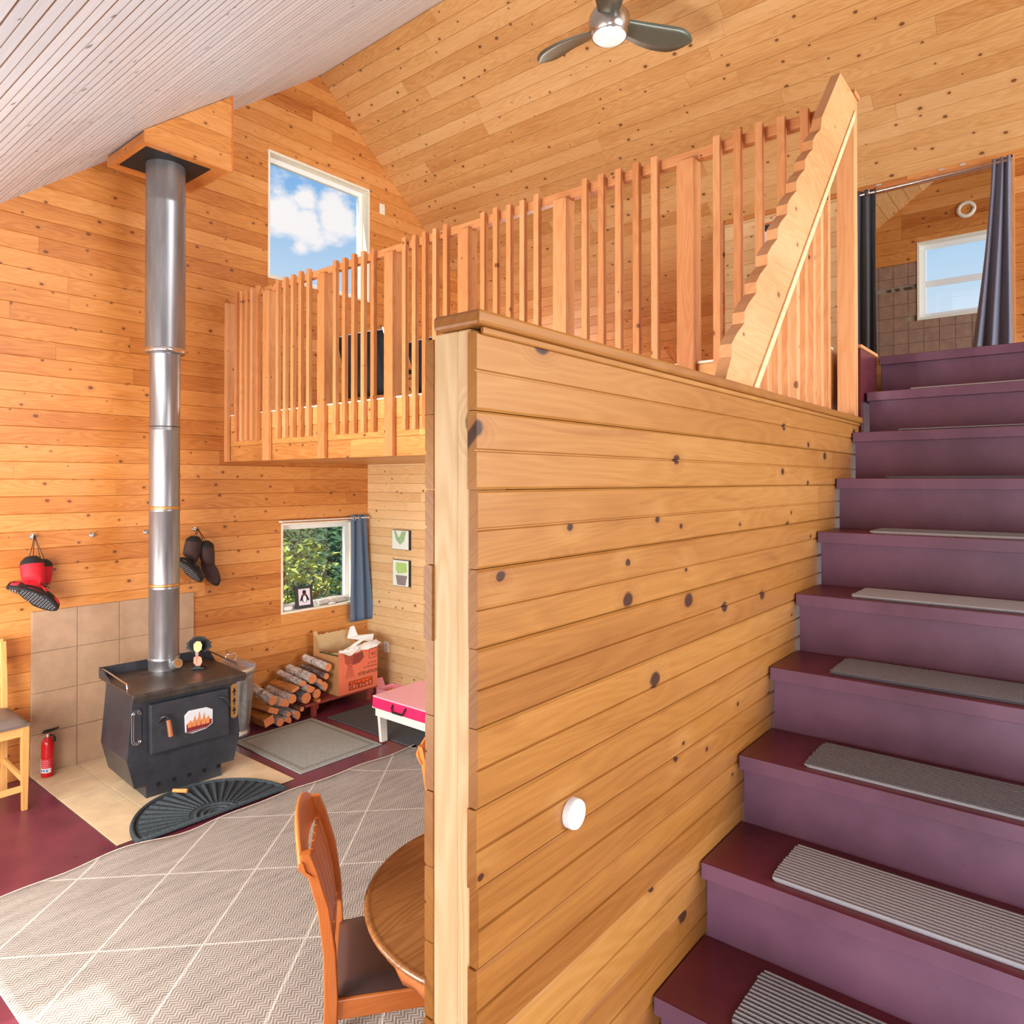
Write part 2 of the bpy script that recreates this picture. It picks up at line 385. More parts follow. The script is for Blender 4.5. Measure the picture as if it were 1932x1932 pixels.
def painted(name, c, scuff, rough, sc=1.0):
    """old floor paint with scuffs and specks of bare wood"""
    m = NT(name); tc = m.n('TexCoord'); o = tc.outputs['Object']
    f = m.noise(o, 3 * sc, 5, .6); s = m.noise(m.scale(o, (26, 9, 26)), 3, 3, .7)
    d = tuple(x * .72 for x in c[:3]) + (1,); u = tuple(min(1, x * 1.25) for x in c[:3]) + (1,)
    col = m.ramp(f, (.32, d), (.7, u))
    col = m.mix(m.math('MULTIPLY', m.math('SUBTRACT', s, .70), 9.0, True), col, scuff)
    m.l(col, m.b.inputs['Base Color'])
    m.l(m.math('ADD', m.math('MULTIPLY', f, .2), rough - .1), m.b.inputs['Roughness']); m.bump(f, .08, .01); return m.m
M['floor_paint'] = painted('maroon_floor_paint', rgb(104, 44, 58), rgb(170, 130, 130), .3)
M['tread_paint'] = painted('maroon_tread_paint', rgb(100, 40, 48), rgb(150, 110, 106), .28)
M['riser_cool_lit'] = painted('maroon_paint_cool_lit', rgb(122, 84, 104), rgb(80, 54, 66), .42)  # same maroon paint; purple of the cool light on upright faces is coloured in

def rug_mat():
    m = NT('herringbone_rug'); tc = m.n('TexCoord'); o = tc.outputs['Object']
    sx = m.n('SeparateXYZ'); m.l(o, sx.inputs[0]); x, y = sx.outputs[0], sx.outputs[1]
    # woven zigzag rows
    u = m.math('MULTIPLY', x, 1 / .045); tri = m.math('ABSOLUTE', m.math('SUBTRACT', m.math('FRACT', u), .5))
    w = m.math('FRACT', m.math('ADD', m.math('MULTIPLY', y, 1 / .020), m.math('MULTIPLY', tri, 2.4)))
    n1 = m.noise(o, 120, 3, .7); n2 = m.noise(m.scale(o, (3, 22, 1)), 1, 3, .6)
    h = m.math('ADD', m.math('MULTIPLY', m.math('ABSOLUTE', m.math('SUBTRACT', w, .5)), 1.3), m.math('MULTIPLY', n1, .5))
    c = m.ramp(m.math('ADD', m.math('MULTIPLY', h, .7), m.math('MULTIPLY', n2, .45)), (.32, rgb(98, 92, 86)), (.62, rgb(154, 147, 139)), (.92, rgb(180, 172, 162)))
    # pale diamond lines
    lines = None
    for (dx, dy), sp in (((.33, -.325), .636), ((.5, .395), .466)):
        ln = hypot(dx, dy); nx, ny = -dy / ln, dx / ln
        t = m.math('ADD', m.math('MULTIPLY', m.math('SUBTRACT', x, 1.805), nx / sp), m.math('MULTIPLY', m.math('SUBTRACT', y, 3.94), ny / sp))
        f = m.math('ABSOLUTE', m.math('SUBTRACT', m.math('FRACT', m.math('ADD', t, .5)), .5))
        k = m.math('LESS_THAN', m.math('ADD', f, m.math('MULTIPLY', m.math('SUBTRACT', n1, .5), .012)), .006 / sp)
        lines = k if lines is None else m.math('MAXIMUM', lines, k)
    c = m.mix(m.math('MULTIPLY', lines, .48), c, rgb(222, 218, 208))
    m.l(c, m.b.inputs['Base Color']); m.b.inputs['Roughness'].default_value = .95; m.b.inputs['Specular IOR Level'].default_value = .1
    m.bump(h, .55, .006); return m.m
M['rug'] = rug_mat()
def pile(name, a, b_, sc=160, ribs=None):
    m = NT(name); tc = m.n('TexCoord'); o = tc.outputs['Object']; f = m.noise(o, sc, 3, .7)
    h = f
    if ribs:
        sx = m.n('SeparateXYZ'); m.l(o, sx.inputs[0])
        w = m.math('ADD', m.math('MULTIPLY', m.math('SINE', m.math('MULTIPLY', sx.outputs[0], 2 * pi / ribs)), .5), .5)
        h = m.math('ADD', m.math('MULTIPLY', w, .6), m.math('MULTIPLY', f, .4))
    m.l(m.ramp(h, (.3, a), (.7, b_)), m.b.inputs['Base Color']); m.b.inputs['Roughness'].default_value = .95
    m.b.inputs['Specular IOR Level'].default_value = .1; m.bump(h, .5, .005); return m.m
M['tread_mat'] = pile('ribbed_carpet', rgb(96, 98, 104), rgb(190, 194, 200), 240, ribs=.0135)
M['mat_dark'] = pile('dark_rubber_mat', rgb(40, 46, 50), rgb(78, 86, 90), 130)
M['mat_grey'] = pile('grey_doormat', rgb(126, 130, 124), rgb(176, 180, 174), 160)
M['mat_line'] = plain('doormat_border', rgb(92, 92, 86), .95)
M['carpet_dark'] = pile('dark_carpet', rgb(52, 54, 56), rgb(104, 106, 108), 110)
M['rug_edge'] = plain('rug_binding', rgb(206, 198, 184), .95)
def curtain_mat(name, c):
    m = NT(name); tc = m.n('TexCoord'); f = m.noise(m.scale(tc.outputs['Object'], (90, 90, 20)), 2, 3, .6)
    d = tuple(x * .8 for x in c[:3]) + (1,)
    m.l(m.ramp(f, (.3, d), (.7, c)), m.b.inputs['Base Color']); m.b.inputs['Roughness'].default_value = .75
    m.b.inputs['Sheen Weight'].default_value = .15; return m.m
M['curtain_dark'] = curtain_mat('charcoal_curtain', rgb(62, 64, 68))
M['curtain_blue'] = curtain_mat('slate_curtain', rgb(112, 116, 134))
M['curtain_low'] = curtain_mat('blue_grey_curtain', rgb(92, 112, 136))

# ------------------------------------------------------------------ the shell of the cabin
RX, RZ, SL = 4.27, 6.335, .79            # ridge position, ridge height, roof pitch
TH = atan(SL); CT, ST = cos(TH), sin(TH)
WY = 6.04                                # face of the gable wall
def roof_z(x): return RZ - SL * abs(x - RX)
def xl(z): return max(-.7, RX - (RZ - z) / SL)
def xr(z): return min(8.4, RX + (RZ - z) / SL)
U1 = dict(x0=3.69, x1=4.92, z0=4.137, z1=5.372)   # upper gable window
U2 = dict(x0=3.84, x1=4.74, z0=.888, z1=1.775)    # lower gable window

def plank(parent, mat, fr, u0, u1, v0, v1, T=.018, bead=False, u0b=None, u1b=None, c=.0035, g=.0007, sq=False):
    """one tongue-and-groove board with V edges; u0b/u1b are the ends on the upper side when the ends are raked"""
    u0b = u0 if u0b is None else u0b; u1b = u1 if u1b is None else u1b
    sec = [(v0 + g, 0), (v0 + g, T - c), (v0 + g + c, T)]
    if bead:
        m = (v0 + v1) / 2
        if sq: sec += [(m - .0028, T), (m - .0026, T - .011), (m + .0026, T - .011), (m + .0028, T)]
        else: sec += [(m - .003, T), (m - .0012, T - .0045), (m + .0012, T - .0045), (m + .003, T)]
    sec += [(v1 - g - c, T), (v1 - g, T - c), (v1 - g, 0)]
    n = len(sec); vs, uv = [], []
    for e in (0, 1):
        for v, t in sec:
            k = (v - v0) / max(1e-6, v1 - v0); a, b = (u0, u0b) if e == 0 else (u1, u1b)
            u = a + (b - a) * k; u += (.0006 if e == 0 else -.0006)
            vs.append(fr(u, v, t)); uv.append((u, v - t))
    fs = [tuple(range(n))[::-1], tuple(range(n, 2 * n))] + [(i, (i + 1) % n, (i + 1) % n + n, i + n) for i in range(n)]
    b = MB(); b.add(vs, fs, uv); o = b.build('plank', mat, parent)
    if sq:                                   # brown wood in the grooves, without the glare colour of the boards
        o.data.materials.append(M['groove_brown'])
        for i in [0, 1, n - 3, n - 2] + ([3, 4, 5] if bead else []): o.data.polygons[2 + i].material_index = 1
    return o

def breaks(a, b, lo=1.5, hi=3.8):
    out = [a]; x = a + rnd.uniform(.5, hi)
    while x < b - .45: out.append(x); x += rnd.uniform(lo, hi)
    return out + [b]

def band_wall(name, mat, parent=None):
    """backing of the gable wall with its two window openings"""
    zs = [0, .888, 1.775, 2.409, 3.072, 4.137, 5.372, RZ]; b = MB(); fr = lambda a, z, c: (a, c, z)
    for z0, z1 in zip(zs, zs[1:]):
        cuts = [w for w in (U1, U2) if w['z0'] <= z0 + .001 and w['z1'] >= z1 - .001]
        if cuts:
            w = cuts[0]
            b.prism([(xl(z0), z0), (w['x0'], z0), (w['x0'], z1), (xl(z1), z1)], (WY + .018, WY + .14), fr)
            b.prism([(w['x1'], z0), (xr(z0), z0), (xr(z1), z1), (w['x1'], z1)], (WY + .018, WY + .14), fr)
        elif z1 < RZ: b.prism([(xl(z0), z0), (xr(z0), z0), (xr(z1), z1), (xl(z1), z1)], (WY + .018, WY + .14), fr)
        else: b.prism([(xl(z0), z0), (xr(z0), z0), (RX, z1)], (WY + .018, WY + .14), fr)
    return b.build(name, mat, parent)
wall_back = tag(band_wall('wall_back', M['groove']), 'orange knotty pine gable wall behind the stove', kind='structure')
def gable_planks():
    fr = lambda u, v, t: (u, WY + .018 - t, v)
    z = 0.0; h = .1295
    while z < RZ - .02:
        z1 = min(z + h, RZ - .004); segs = []
        win = [w for w in (U1, U2) if w['z0'] < z1 - .004 and w['z1'] > z + .004]
        a0, a1, b0, b1 = xl(z), xl(z1), xr(z), xr(z1)
        if win:
            w = win[0]; segs = [(a0, w['x0'], 0), (w['x1'], b0, 0)]
            if w['z0'] > z + .004: segs.append((w['x0'], w['x1'], -1))
            if w['z1'] < z1 - .004: segs.append((w['x0'], w['x1'], 1))
        else: segs = [(a0, b0, 0)]
        for s0, s1, k in segs:
            if k == -1: plank(wall_back, M['pine'], fr, s0, s1, z, win[0]['z0'])
            elif k == 1: plank(wall_back, M['pine'], fr, s0, s1, win[0]['z1'], z1)
            else:
                bs = breaks(s0, s1)
                for p, q in zip(bs, bs[1:]):
                    plank(wall_back, M['pine'], fr, p, q, z, z1, u0b=a1 if p == a0 else None, u1b=b1 if q == b0 else None)
        z += h
gable_planks()

# sloping ceilings
def slope(side):
    s = 1 if side == 'right' else -1
    return lambda u, v, t: (RX + s * (v * CT - t * ST), u, RZ - v * ST - t * CT)
frR, frL = slope('right'), slope('left')
VW = (6.4 - RX) / CT                      # where the right slope meets the upstairs wall
def ceiling_back(name, mat, fr, pieces, label):
    b = MB()
    for v0, v1, y0, y1 in pieces: b.prism([(y0, v0), (y1, v0), (y1, v1), (y0, v1)], (-.018, -.14), fr)
    return tag(b.build(name, mat), label, kind='structure')
ceil_r = ceiling_back('ceiling_right', M['groove'], frR, [(0, VW + .1, -6.2, WY + .14), (VW + .1, 5.35, 2.63, WY + .14)], 'honey pine board ceiling sloping down to the right')
ceil_l = ceiling_back('ceiling_left', M['groove'], frL, [(0, 6.35, -6.2, WY + .14)], 'pine board ceiling sloping down to the left, coloured pale with window glare')
def ceiling_planks():
    h = .1305
    off = lambda f: (lambda u, v, t: f(u, v, t - .018))
    for i in range(40):
        v0 = i * h + .004
        if v0 + h > 5.3: break
        y0 = .05 if v0 + h < VW + .02 else 2.64
        if v0 < VW - .01 and v0 + h >= VW + .02:
            for p, q in ((.05, 1.4), (1.4, 2.64)): plank(ceil_r, M['pine_ceiling_lit'], off(frR), p, q, v0, VW - .004, c=.003)
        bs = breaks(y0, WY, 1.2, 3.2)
        for p, q in zip(bs, bs[1:]): plank(ceil_r, M['pine_ceiling_lit'], off(frR), p, q, v0, v0 + h, c=.003)
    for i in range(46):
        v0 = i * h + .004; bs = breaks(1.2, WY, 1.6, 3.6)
        for p, q in zip(bs, bs[1:]): plank(ceil_l, M['pine_glare'], off(frL), p, q, v0, v0 + h, bead=i > 12, c=.0006, g=.0042, sq=True)
ceiling_planks()

# ground floor and yard
tag(MB().box(-.75, 8.4, -6.2, WY + .1, -.12, 0).build('floor', M['floor_paint']), 'maroon painted floor of the living room', kind='structure')
tag(MB().box(-60, 60, WY + .3, 90, -.62, -.5).build('yard', plain('yard_grass', rgb(70, 100, 44), .9, var=.3, vscale=2)), 'grassy ground outside', kind='structure')

# left long wall and front gable, behind and beside the camera, with the daylight's window openings, the far one added for fill
def wall_with_hole(name, mat, fr, a0, a1, b0, b1, hole, c, label):
    h0, h1, k0, k1 = hole; b = MB()
    for p in ((a0, a1, b0, k0), (a0, a1, k1, b1), (a0, h0, k0, k1), (h1, a1, k0, k1)):
        if p[1] - p[0] > .001 and p[3] - p[2] > .001: b.prism([(p[0], p[2]), (p[1], p[2]), (p[1], p[3]), (p[0], p[3])], c, fr)
    return tag(b.build(name, mat), label, kind='structure')
wall_with_hole('wall_left_far', M['pine'], lambda a, z, c: (c, a, z), 4.1, WY + .14, 0, 2.42, (4.4, 5.7, .8, 2.1), (-.82, -.7), 'pine long wall with an added window near the hearth')
wall_with_hole('wall_left', M['pine'], lambda a, z, c: (c, a, z), -.10, 4.1, 0, 2.42, (1.5, 3.82, .75, 2.30), (-.82, -.7), 'pine long wall with a window')
wall_with_hole('wall_entry', M['pine'], lambda a, z, c: (c, a, z), -6.2, -1.75 + .35, 0, 2.42, (-4.2, -2.6, .6, 2.1), (-.82, -.7), 'pine long wall beside the stair foot')
wall_with_hole('wall_front', M['pine'], lambda a, z, c: (a, c, z), -.8, 8.4, 0, 6.3, (1.2, 6.4, 1.3, 5.1), (-6.2, -6.08), 'pine front gable wall with big windows')

# ground floor wall under the loft (with the two pictures)
wall_right = tag(MB().box(4.918, 5.0, 1.2, WY + .018, 0, 2.4).build('wall_right', M['groove']), 'pale pine wall under the loft', kind='structure')
def right_planks():
    fr = lambda u, v, t: (4.918 - t, u, v); z = 0.0
    while z < 2.38:
        bs = breaks(1.2, WY, 1.4, 3.0)
        for p, q in zip(bs, bs[1:]): plank(wall_right, M['pine_pale'], fr, p, q, z, min(z + .094, 2.395), c=.003)
        z += .094
right_planks()

# upstairs wall with the curtained opening
OY0, OY1, OZ = .405, 1.47, 4.615
wall_up = wall_with_hole('wall_upstairs', M['groove'], lambda a, z, c: (c, a, z), -.5, 2.63, 2.77, 4.70, (OY0, OY1, 2.771, OZ), (6.418, 6.50), 'pine upstairs wall around the curtained doorway')
def up_planks():
    fr = lambda u, v, t: (6.418 - t, u, v); z = 2.775
    while z < 4.62:
        z1 = min(z + .1295, OZ)
        for a, b_, mt in ((-.5, OY0, M['pine']), (OY1, 2.63, M['pine_pale'])): plank(wall_up, mt, fr, a, b_, z, z1)
        z += .1295
    plank(wall_up, M['pine'], fr, -.5, 1.1, OZ, 4.668); plank(wall_up, M['pine'], fr, 1.1, 2.63, OZ, 4.668)
    for y0, y1 in ((OY0 - .012, OY0 + .012), (OY1 - .012, OY1 + .012)):
        MB().box(6.392, 6.505, y0, y1, 2.775, OZ + .01).build('door_jamb', M['pine_rail'], wall_up)
    MB().box(6.392, 6.505, OY0, OY1, OZ - .012, OZ + .012).build('door_head', M['pine_rail'], wall_up)
    for y in (1.31, .86, .72): MB().box(6.396, 6.4, y - .02, y + .02, OZ + .02, OZ + .034).build('nail_plate', M['stone'], wall_up)
up_planks()
tag(MB().box(8.4, 8.5, 2.63, WY, 2.77, 3.2).build('wall_knee', M['pine']), 'low knee wall upstairs', kind='structure')
tag(MB().box(6.5, 8.4, 2.55, 2.63, 2.77, 4.75).build('wall_partition', M['pine']), 'pine partition beside the washroom', kind='structure')

# washroom behind the curtain: tiled wall with a window under its own little gable
DX = 8.4; DW = dict(y0=.28, y1=1.356, z0=3.878, z1=4.70)
def dz(y): return min(4.919 + .70 * (1.751 - y), 4.919 + .70 * (1.751 - (.7 - y)))
wall_wash = wall_with_hole('wall_washroom', M['grout'], lambda a, z, c: (c, a, z), -1.0, 2.55, 2.77, 6.0, (DW['y0'], DW['y1'], DW['z0'], DW['z1']), (DX + .018, DX + .12), 'washroom back wall, tile below and pine above')
def washroom():
    fr = lambda u, v, t: (DX + .018 - t, u, v)
    t0 = .142; nz = 8; z_top = 4.50
    for j in range(nz):
        for i in range(13):
            y0 = .02 + i * t0; z1 = z_top - j * t0; z0 = z1 - t0
            y1 = y0 + t0
            if j == 1: z0 += .05
            if y1 > DW['y0'] and y0 < DW['y1'] and z1 > DW['z0']:
                if z0 < DW['z0'] - .03: z1 = DW['z0']
                elif y1 > DW['y1'] + .02: y0 = DW['y1']
                else: continue
            MB().box(DX + .004, DX + .018, y0 + .002, y1 - .002, z0 + .002, z1 - .002).build('tile', M['tile_bath'], wall_wash)
    for y in (1.40, 1.435, 1.52, 1.60): MB().box(DX + .002, DX + .018, y, y + .026, 4.222, 4.248).build('accent_tile', M['tile_dark'], wall_wash)
    z = 4.503
    while z < 5.3:
        z1 = z + .1295
        if z < DW['z1'] - .01: plank(wall_wash, M['pine'], fr, DW['y1'], 2.4, z, z1)
        else: plank(wall_wash, M['pine'], fr, -.6, 1.5, z, z1); plank(wall_wash, M['pine'], fr, 1.5, 2.4, z, z1)
        z += .1295
    plank(wall_wash, M['pine'], fr, -.6, DW['y1'], DW['z1'], 4.762)
    # its sloping ceiling
    dl = sqrt(1 + .49); b = MB()
    fc = lambda u, v, t: (u, .35 + v / dl + t * .7 / dl * -1, dz(.35) - .7 * v / dl - t / dl)
    b.prism([(6.5, 0), (DX + .1, 0), (DX + .1, 2.8), (6.5, 2.8)], (-.018, -.1), fc)
    cw = tag(b.build('ceiling_washroom', M['groove']), 'small sloping board ceiling of the washroom', kind='structure')
    for i in range(18): plank(cw, M['pine_ceiling_lit'], lambda u, v, t: fc(u, v, t - .018), 6.51, DX, i * .13, i * .13 + .13)
    b = MB(); fc2 = lambda u, v, t: (u, .35 - v / dl, dz(.35) - .7 * v / dl - t / dl)
    b.prism([(6.5, 0), (DX + .1, 0), (DX + .1, 1.6), (6.5, 1.6)], (-.018, -.1), fc2)
    b.build('slope_panel', M['pine_ceiling_lit'], cw)
washroom()

# ------------------------------------------------------------------ loft floor, landing
floor_loft = tag(MB().box(3.31, 8.4, .87, WY, 2.364, 2.768).box(3.66, 8.4, -1.0, .87, 2.55, 2.765).build('floor_loft', M['fascia']), 'loft floor slab with landing', kind='structure')
def fascia():
    fr = lambda u, v, t: (3.31 - t, u, v)
    for z0, z1 in ((2.362, 2.50), (2.50, 2.635), (2.635, 2.772)):
        bs = breaks(.87, WY, 1.0, 2.2)
        for p, q in zip(bs, bs[1:]): plank(floor_loft, M['fascia'], fr, p, q, z0, z1)
    MB().box(3.285, 3.34, .87, WY, 2.772, 2.784).build('edge_strip', M['cream'], floor_loft)
fascia()

# ------------------------------------------------------------------ windows
def window(n, label, ax, w, depth, sash=None, mull=None):
    """ax 'y' for the gable wall, 'x' for the washroom wall; liner boards, vinyl frame, pane"""
    a0, a1, z0, z1 = w
    f = (lambda a, z, c: (a, c, z)) if ax == 'y' else (lambda a, z, c: (c, a, z))
    c0, c1 = depth; b = MB(); k = .022
    for p in ((a0, a1, z1 - k, z1), (a0, a1, z0, z0 + k), (a0, a0 + k, z0 + k, z1 - k), (a1 - k, a1, z0 + k, z1 - k)):
        b.prism([(p[0], p[2]), (p[1], p[2]), (p[1], p[3]), (p[0], p[3])], (c0, c1), f)
    root = tag(b.build('window_%d' % n, M['cream']), label, kind='structure')
    b = MB(); s = .05; i0, i1, j0, j1 = a0 + k, a1 - k, z0 + k, z1 - k; cc = (c1 - .055, c1 - .012)
    bars = [(i0, i1, j1 - s, j1), (i0, i1, j0, j0 + s), (i0, i0 + s, j0 + s, j1 - s), (i1 - s, i1, j0 + s, j1 - s)]
    if mull: bars.append((i0 + s, i1 - s, mull - .03, mull + .03))
    for p in bars: b.prism([(p[0], p[2]), (p[1], p[2]), (p[1], p[3]), (p[0], p[3])], cc, f)
    b.build('window_frame', M['vinyl'], root, bevel=.004)
    zz = [j0 + s] + ([mull - .03, mull + .03] if mull else []) + [j1 - s]
    for q in range(0, len(zz), 2):
        b = MB(); b.prism([(i0 + s, zz[q]), (i1 - s, zz[q]), (i1 - s, zz[q + 1]), (i0 + s, zz[q + 1])], (c1 - .036, c1 - .031), f)
        b.build('pane', M['glass'], root)
    return root
win1 = window(1, 'big upper gable window full of blue sky', 'y', (U1['x0'], U1['x1'], U1['z0'], U1['z1']), (WY - .002, WY + .15))
win2 = window(2, 'lower gable window looking into green bushes', 'y', (U2['x0'], U2['x1'], U2['z0'], U2['z1']), (WY - .002, WY + .15))
win3 = window(3, 'double sash window of the washroom', 'x', (DW['y0'], DW['y1'], DW['z0'], DW['z1']), (DX - .004, DX + .12), mull=4.262)
o5 = MB().box(7.0, 8.2, WY - .012, WY, 2.88, 3.42).build('window_5', M['vinyl']); tag(o5, 'added low loft window under the eave, out of view', kind='structure')  # window panel added to go with the loft fill lamp
MB().box(7.05, 8.15, WY - .016, WY - .0125, 2.93, 3.37).build('pane', M['glass'], o5)
win6 = window(6, 'added, unseen window of the long wall near the hearth', 'x', (4.4, 5.7, .8, 2.1), (-.83, -.69))  # window added so more light reaches the area under the loft
win4 = window(4, 'window of the long wall', 'x', (1.5, 3.82, .75, 2.30), (-.83, -.69))

# ------------------------------------------------------------------ half wall beside the stairs
def half_wall():
    x0, x1 = .845, 3.25
    root = tag(MB().box(x0 + .09, x1, .768, .848, 0, 2.40).build('wall_stair', M['groove']), 'knotty pine half wall beside the stairs', kind='structure')
    for (s, fr, y) in ((0, lambda u, v, t: (u, .766 - t, v), 0), (1, lambda u, v, t: (u, .850 + t, v), 0)):
        z = 2.425; k = 0
        while z > .01:
            z0 = max(z - .127, .002); j = .826 + rnd.uniform(-.004, .004)
            bs = [j, x1] if (k % 3 == 0 or s) else [j, rnd.uniform(1.9, 2.9), x1]
            for p, q in zip(bs, bs[1:]): plank(root, M['pine_half'], fr, p, q, z0, z, T=.02, bead=True, c=.004)
            z -= .127; k += 1
    MB().box(.83, .92, .796, .850, 0, 2.432).build('stud', M['stud'], root, axis=2, bevel=.003)
    MB().box(.83, .92, .766, .795, 0, 2.432).build('stud', M['stud'], root, axis=2, bevel=.003)
    MB().box(.815, 3.27, .733, .838, 2.433, 2.458).build('cap', M['pine_half'], root, axis=0, bevel=.006)
    MB().box(.832, 3.25, .7395, .7475, 2.420, 2.4325).build('cap_moulding', M['pine_half'], root, axis=0, bevel=.003)
    return root
half_wall()

# ------------------------------------------------------------------ staircase
SX = lambda k: 1.398 + .247 * k
SZ = lambda k: 1.050 + .191 * k
STY0, STY1 = -.46, .743
def stairs():
    root = thing('staircase', 'maroon painted wooden staircase climbing to the loft, upright faces tinted purple for cool light', 'staircase', (SX(-4), .14, 0))
    inv = Matrix.Translation(-Vector((SX(-4), .14, 0)))
    for k in range(-4, 10):
        x1 = SX(k + 1) + .0245 if k < 9 else SX(k) + .14
        MB().box(SX(k) + .004, x1, STY0, STY1 - .002, SZ(k) - .04, SZ(k)).build('tread', M['tread_paint'], root, M=inv)
        MB().box(SX(k), SX(k) + .0039, STY0, STY1 - .002, SZ(k) - .04, SZ(k) - .001).build('nosing_cool_face', M['riser_cool_lit'], root, bevel=.0018, M=inv)  # thin sheet that gives the tread front its cool-lit purple
        MB().box(SX(k) + .025, SX(k) + .043, STY0, STY1 - .007, SZ(k - 1) - .03, SZ(k) - .0402).build('riser', M['riser_cool_lit'], root, M=inv)
    b = MB()
    b.prism([(SX(-4) + .04, 0), (SX(9) + .1, 2.2), (SX(9) + .1, 2.55), (SX(-4) + .04, .22)], (STY0 - .04, STY0 - .002), lambda a, z, c: (a, c, z))
    b.build('stringer', M['tread_paint'], root, M=inv)
    MB().box(3.315, 3.62, .752, .79, 2.30, 2.765).build('side_panel', M['tread_paint'], root, M=inv)
    MB().box(3.312, 3.63, .748, .795, 2.766, 2.782).build('panel_cap', M['pine_rail'], root, M=inv, bevel=.003)
stairs()

ords = ['lowest step in view', 'second step from the bottom', 'third step from the bottom', 'fourth step from the bottom', 'fifth step from the bottom',
        'sixth step from the bottom', 'seventh step from the bottom', 'eighth step from the bottom', 'step just below the landing']
def tread_mats():
    for k in range(0, 9):
        x0, x1, y0, y1 = SX(k) + .03, SX(k) + .232, -.36, .582; z = SZ(k)
        r = .018; out = []
        for cx_, cy_, a in ((x1 - r, y1 - r, 0), (x0 + r, y1 - r, 1), (x0 + r, y0 + r, 2), (x1 - r, y0 + r, 3)):
            for q in range(5): t = (a + q / 4) * pi / 2; out.append((cx_ + r * cos(t), cy_ + r * sin(t)))
        # ribs run along the step
        b = MB(); nr = 15; w = (x1 - x0) / nr
        prof = []
        b.prism(out, (z + .0005, z + .004))
        for i in range(nr):
            xa = x0 + i * w; e = .006 if i in (0, nr - 1) else rnd.uniform(0, .004)
            b.add([(xa + w * c, y, z + h) for y in (y0 + e, y1 - e) for c, h in ((.02, .004), (.25, .0085), (.6, .0085), (.85, .004))],
                  [(0, 1, 2, 3), (4, 5, 6, 7), (0, 1, 5, 4), (1, 2, 6, 5), (2, 3, 7, 6)])
        o = b.build('tread_mat', M['tread_mat'])
        tag(o, 'grey ribbed carpet mat on the ' + ords[k], 'stair mat', 'ribbed mats on the stair treads')
    o = MB().box(3.68, 3.95, -.3, .50, 2.7695, 2.778).build('landing_mat', M['cloth_white'], bevel=.003)
    tag(o, 'white mat at the top of the stairs on the landing', 'mat')
tread_mats()

# ------------------------------------------------------------------ loft railing
def railing():
    root = thing('loft_railing', 'pine railing with square balusters along the loft edge', 'railing', (3.253, 3.4, 2.36))
    inv = Matrix.Translation(-Vector((3.253, 3.4, 2.36)))
    Y = [.848, 1.589, 2.360, 3.116, 3.836, 4.628, 5.406, WY - .001]
    for i, y in enumerate(Y):
        w = .091 if i < 7 else .05; b = MB()
        if i == 0: b.box(3.253, 3.30, .760, .832, 2.4585, 3.846).box(3.300, 3.306, .760, .832, 2.4585, 3.846)
        else:
            b.box(3.253, 3.287, y - w, y, 2.362, 3.80)
            b.box(3.287, 3.342, y - w, y, 2.785, 3.80)
        b.build('post', M['pine_rail'], root, axis=2, M=inv, bevel=.003)
    for i in range(7):
        a, b_ = Y[i], Y[i + 1] - .091
        for j in range(5):
            yu = a + (b_ - a) * (.212 + j * .1583)
            MB().box(3.253, 3.287, yu - .036, yu, 2.54, 3.866 + rnd.uniform(-.006, .006)).build('baluster', M['pine_rail'], root, axis=2, M=inv, bevel=.0025)
    MB().box(3.288, 3.335, .85, WY - .002, 3.80, 3.852).build('top_rail', M['pine_rail'], root, axis=1, M=inv, bevel=.003)
    MB().box(3.238, 3.32, .752, .852, 3.847, 3.868).build('post_cap', M['pine_rail'], root, M=inv, bevel=.004)
railing()
def stair_guard():
    root = thing('stair_guard', 'sloping pine guard with a saw-toothed board above the half wall', 'guard rail', (2.6, .78, 2.459))
    inv = Matrix.Translation(-Vector((2.6, .78, 2.459)))
    poly = [(2.050, 2.4595), (3.251, 3.780), (3.251, 3.845), (3.035, 3.845), (2.775, 3.56)]
    for i in range(8, -1, -1):
        X, Z = 1.896 + .0955 * i, 2.581 + .1076 * i
        poly += [(X + .0955, Z + .1076 - .045), (X + .035, Z + .02), (X, Z - .012), (X, Z - .048)]
    poly += [(1.85, 2.4595)]
    b = MB(); b.prism(poly, (.760, .796), lambda a, z, c: (a, c, z))
    b.build('toothed_board', M['pine_rail'], root, axis=0, M=inv)
    b = MB(); b.prism([(2.050, 2.46), (3.251, 3.782), (3.251, 3.745), (2.085, 2.46)], (.754, .7595), lambda a, z, c: (a, c, z))
    b.build('edge_strip', M['stud'], root, axis=0, M=inv)
    for i in range(9):
        x = 2.19 + .1 * i
        MB().box(x, x + .036, .797, .833, 2.459, 2.4595 + (x - 2.05) * 1.1 + .06).build('baluster', M['pine_rail'], root, axis=2, M=inv, bevel=.0025)
stair_guard()

